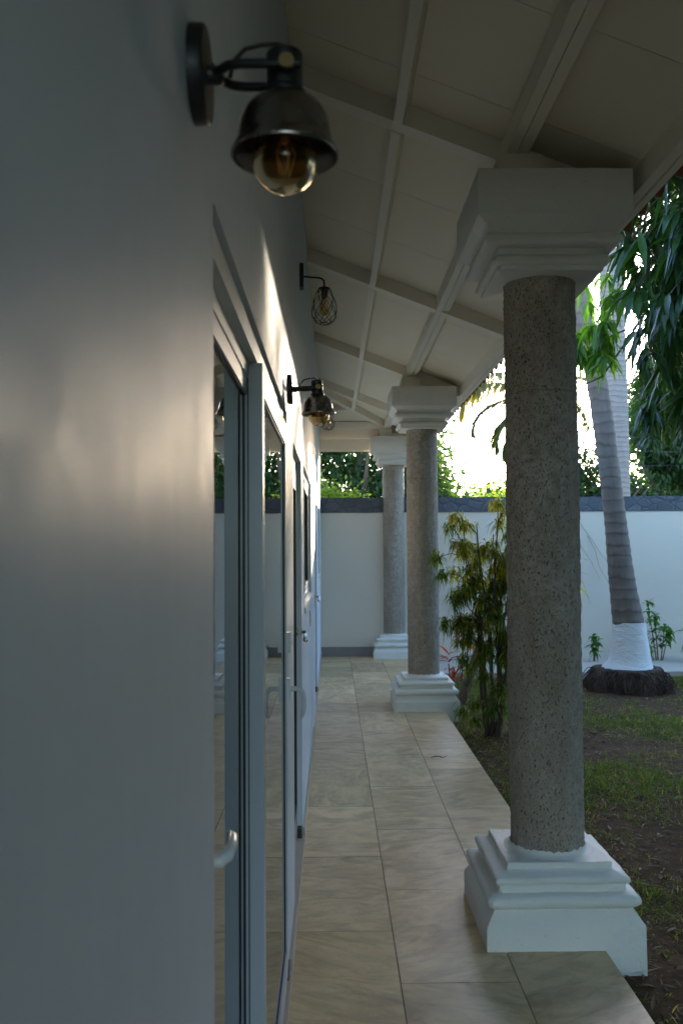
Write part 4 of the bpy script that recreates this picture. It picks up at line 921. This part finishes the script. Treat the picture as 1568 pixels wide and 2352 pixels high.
# electric fence over the wall
ef = empty('wire_fence', (3.12, YB + 0.1, 2.28)); tag(ef, 'thin horizontal fence wires strung above the garden wall', 'fence')
for x in (-0.06, 6.5):
    b = MB(); b.tube([(x, 0, -.1), (x, 0, 1.62)], .014, 8)
    for i in range(6): b.lathe([(.02, -.015), (.024, 0), (.02, .015)], (x, -.02, .5 + i * .205), 10)
    b.build('post', M['wire'], ef, 60)
for i in range(6):
    b = MB(); z = .5 + i * .205; b.tube([(-.06 + 6.56 * t, -.03, z - .05 * 4 * t * (1 - t)) for t in [k / 10 for k in range(11)]], .0022, 5); b.build('wire', M['wire'], ef, 180)

# ---- lawn, litter
def lawn_density(x, y): return noise.noise((x * 0.75 + 3, y * 0.75, 0)) + 0.6 * noise.noise((x * 2.4, y * 2.4, 4)) + 0.05 * (y - 6.4)
B = []; D = []; Ls = []; Vr = []
tries = 0
while len(B) < 90000 and tries < 60000:
    tries += 1
    y = 1.8 + 9.6 * rnd.random() ** 0.9; x = 1.12 + rnd.random() * (0.42 * y + 0.8)
    d = lawn_density(x, y)
    if (x - 3.42) ** 2 + (y - 10.5) ** 2 < 0.42 or (x < 1.26 and (abs(y - 3.93) < .34 or abs(y - 9.0) < .34)): continue
    if rnd.random() > min(1, max(0.06, 0.52 + d * 0.9)): continue
    tall = max(0.3, min(1.2, 0.6 + d))
    for k in range(rnd.randint(2, 6)):
        a_ = rnd.random() * 6.283; e = rnd.uniform(0.25, 1.25)
        px, py = x + rnd.gauss(0, .018), y + rnd.gauss(0, .018)
        if px < 1.09: px = 1.09 + rnd.random() * .05
        B.append((px, py, gz(px, py) - .004)); D.append((math.cos(a_) * math.cos(e), math.sin(a_) * math.cos(e), math.sin(e)))
        dry = rnd.random() < (0.2 if d > 0.1 else 0.45); Ls.append((rnd.uniform(.045, .115)) * (tall + .3)); Vr.append(rnd.uniform(.6, 1.0) if dry else rnd.uniform(0, .5))
n = len(B); V, F, q = leaf_cloud(np.array(B), np.array(D), np.tile([0, 0, 1.0], (n, 1)) + rng.normal(size=(n, 3)) * .2, np.array(Ls), 0.0062, rng.uniform(.2, 1.3, n), 3, 2, 0, 0.5, 0.12)
o = nobj('grass', V, F, M['grass'], None, np.repeat(np.array(Vr), q)); tag(o, 'thin patchy green and straw grass over the garden soil', 'grass', kind='stuff')
n = 3600; y = 1.8 + 9 * rng.random(n); x = 1.13 + rng.random(n) * (0.42 * y + .8); z = np.array([gz(a_, c) + .006 for a_, c in zip(x, y)]); a_ = rng.random(n) * 6.283
V, F, q = leaf_cloud(np.stack([x, y, z], -1), np.stack([np.cos(a_), np.sin(a_), rng.uniform(-.05, .25, n)], -1), np.tile([0, 0, 1.0], (n, 1)) + rng.normal(size=(n, 3)) * .3, rng.uniform(.02, .09, n), rng.uniform(.004, .022, n), rng.uniform(-.1, .5, n), 4, 3, .5)
o = nobj('leaf_litter', V, F, M['litter'], None, np.repeat(rng.random(n), q)); tag(o, 'small dry leaf scraps and straw scattered on the garden soil', 'leaf litter', kind='stuff')
for (x, y, L, W_, az, cv, lab) in ((2.93, 7.55, .19, .085, 10, .95, 'large curled brown dry leaf on the lawn at the right edge'), (2.72, 6.1, .17, .045, -15, .35, 'pale folded dry leaf on bare soil at the right, below the curled brown leaf'), (2.33, 8.15, .085, .05, 30, .8, 'small dark curled dry leaf on the lawn just right of the largest column'), (2.95, 6.95, .13, .04, -30, .3, 'pale tan dry leaf at the right edge beside a grass tuft')):
    V, F, q = leaf_cloud(np.array([[x, y, gz(x, y) + .012]]), np.array([[math.cos(R(az)), math.sin(R(az)), .75 * cv]]), np.array([[0.2, -.7, .7]]), L, W_, cv, 10, 5, .6)
    o = nobj('dry_leaf', V, F, M['litter'], None, np.full(len(V), .4 if cv > .5 else .95)); tag(o, lab, 'dry leaf', 'fallen dry leaves')
b = MB(); tw = [(0.735, 6.83, .004), (0.76, 6.86, .006), (0.80, 6.84, .012), (0.825, 6.82, .008), (0.85, 6.85, .01), (0.862, 6.88, .004)]
b.tube(tw, [.0022, .003, .0028, .0025, .002, .001], 6); b.tube([(0.80, 6.84, .012), (0.815, 6.80, .006)], [.002, .001], 5)
o = b.build('twig', M['twig'], smooth=180); tag(o, 'small dry brown twig lying on the floor tiles', 'twig')
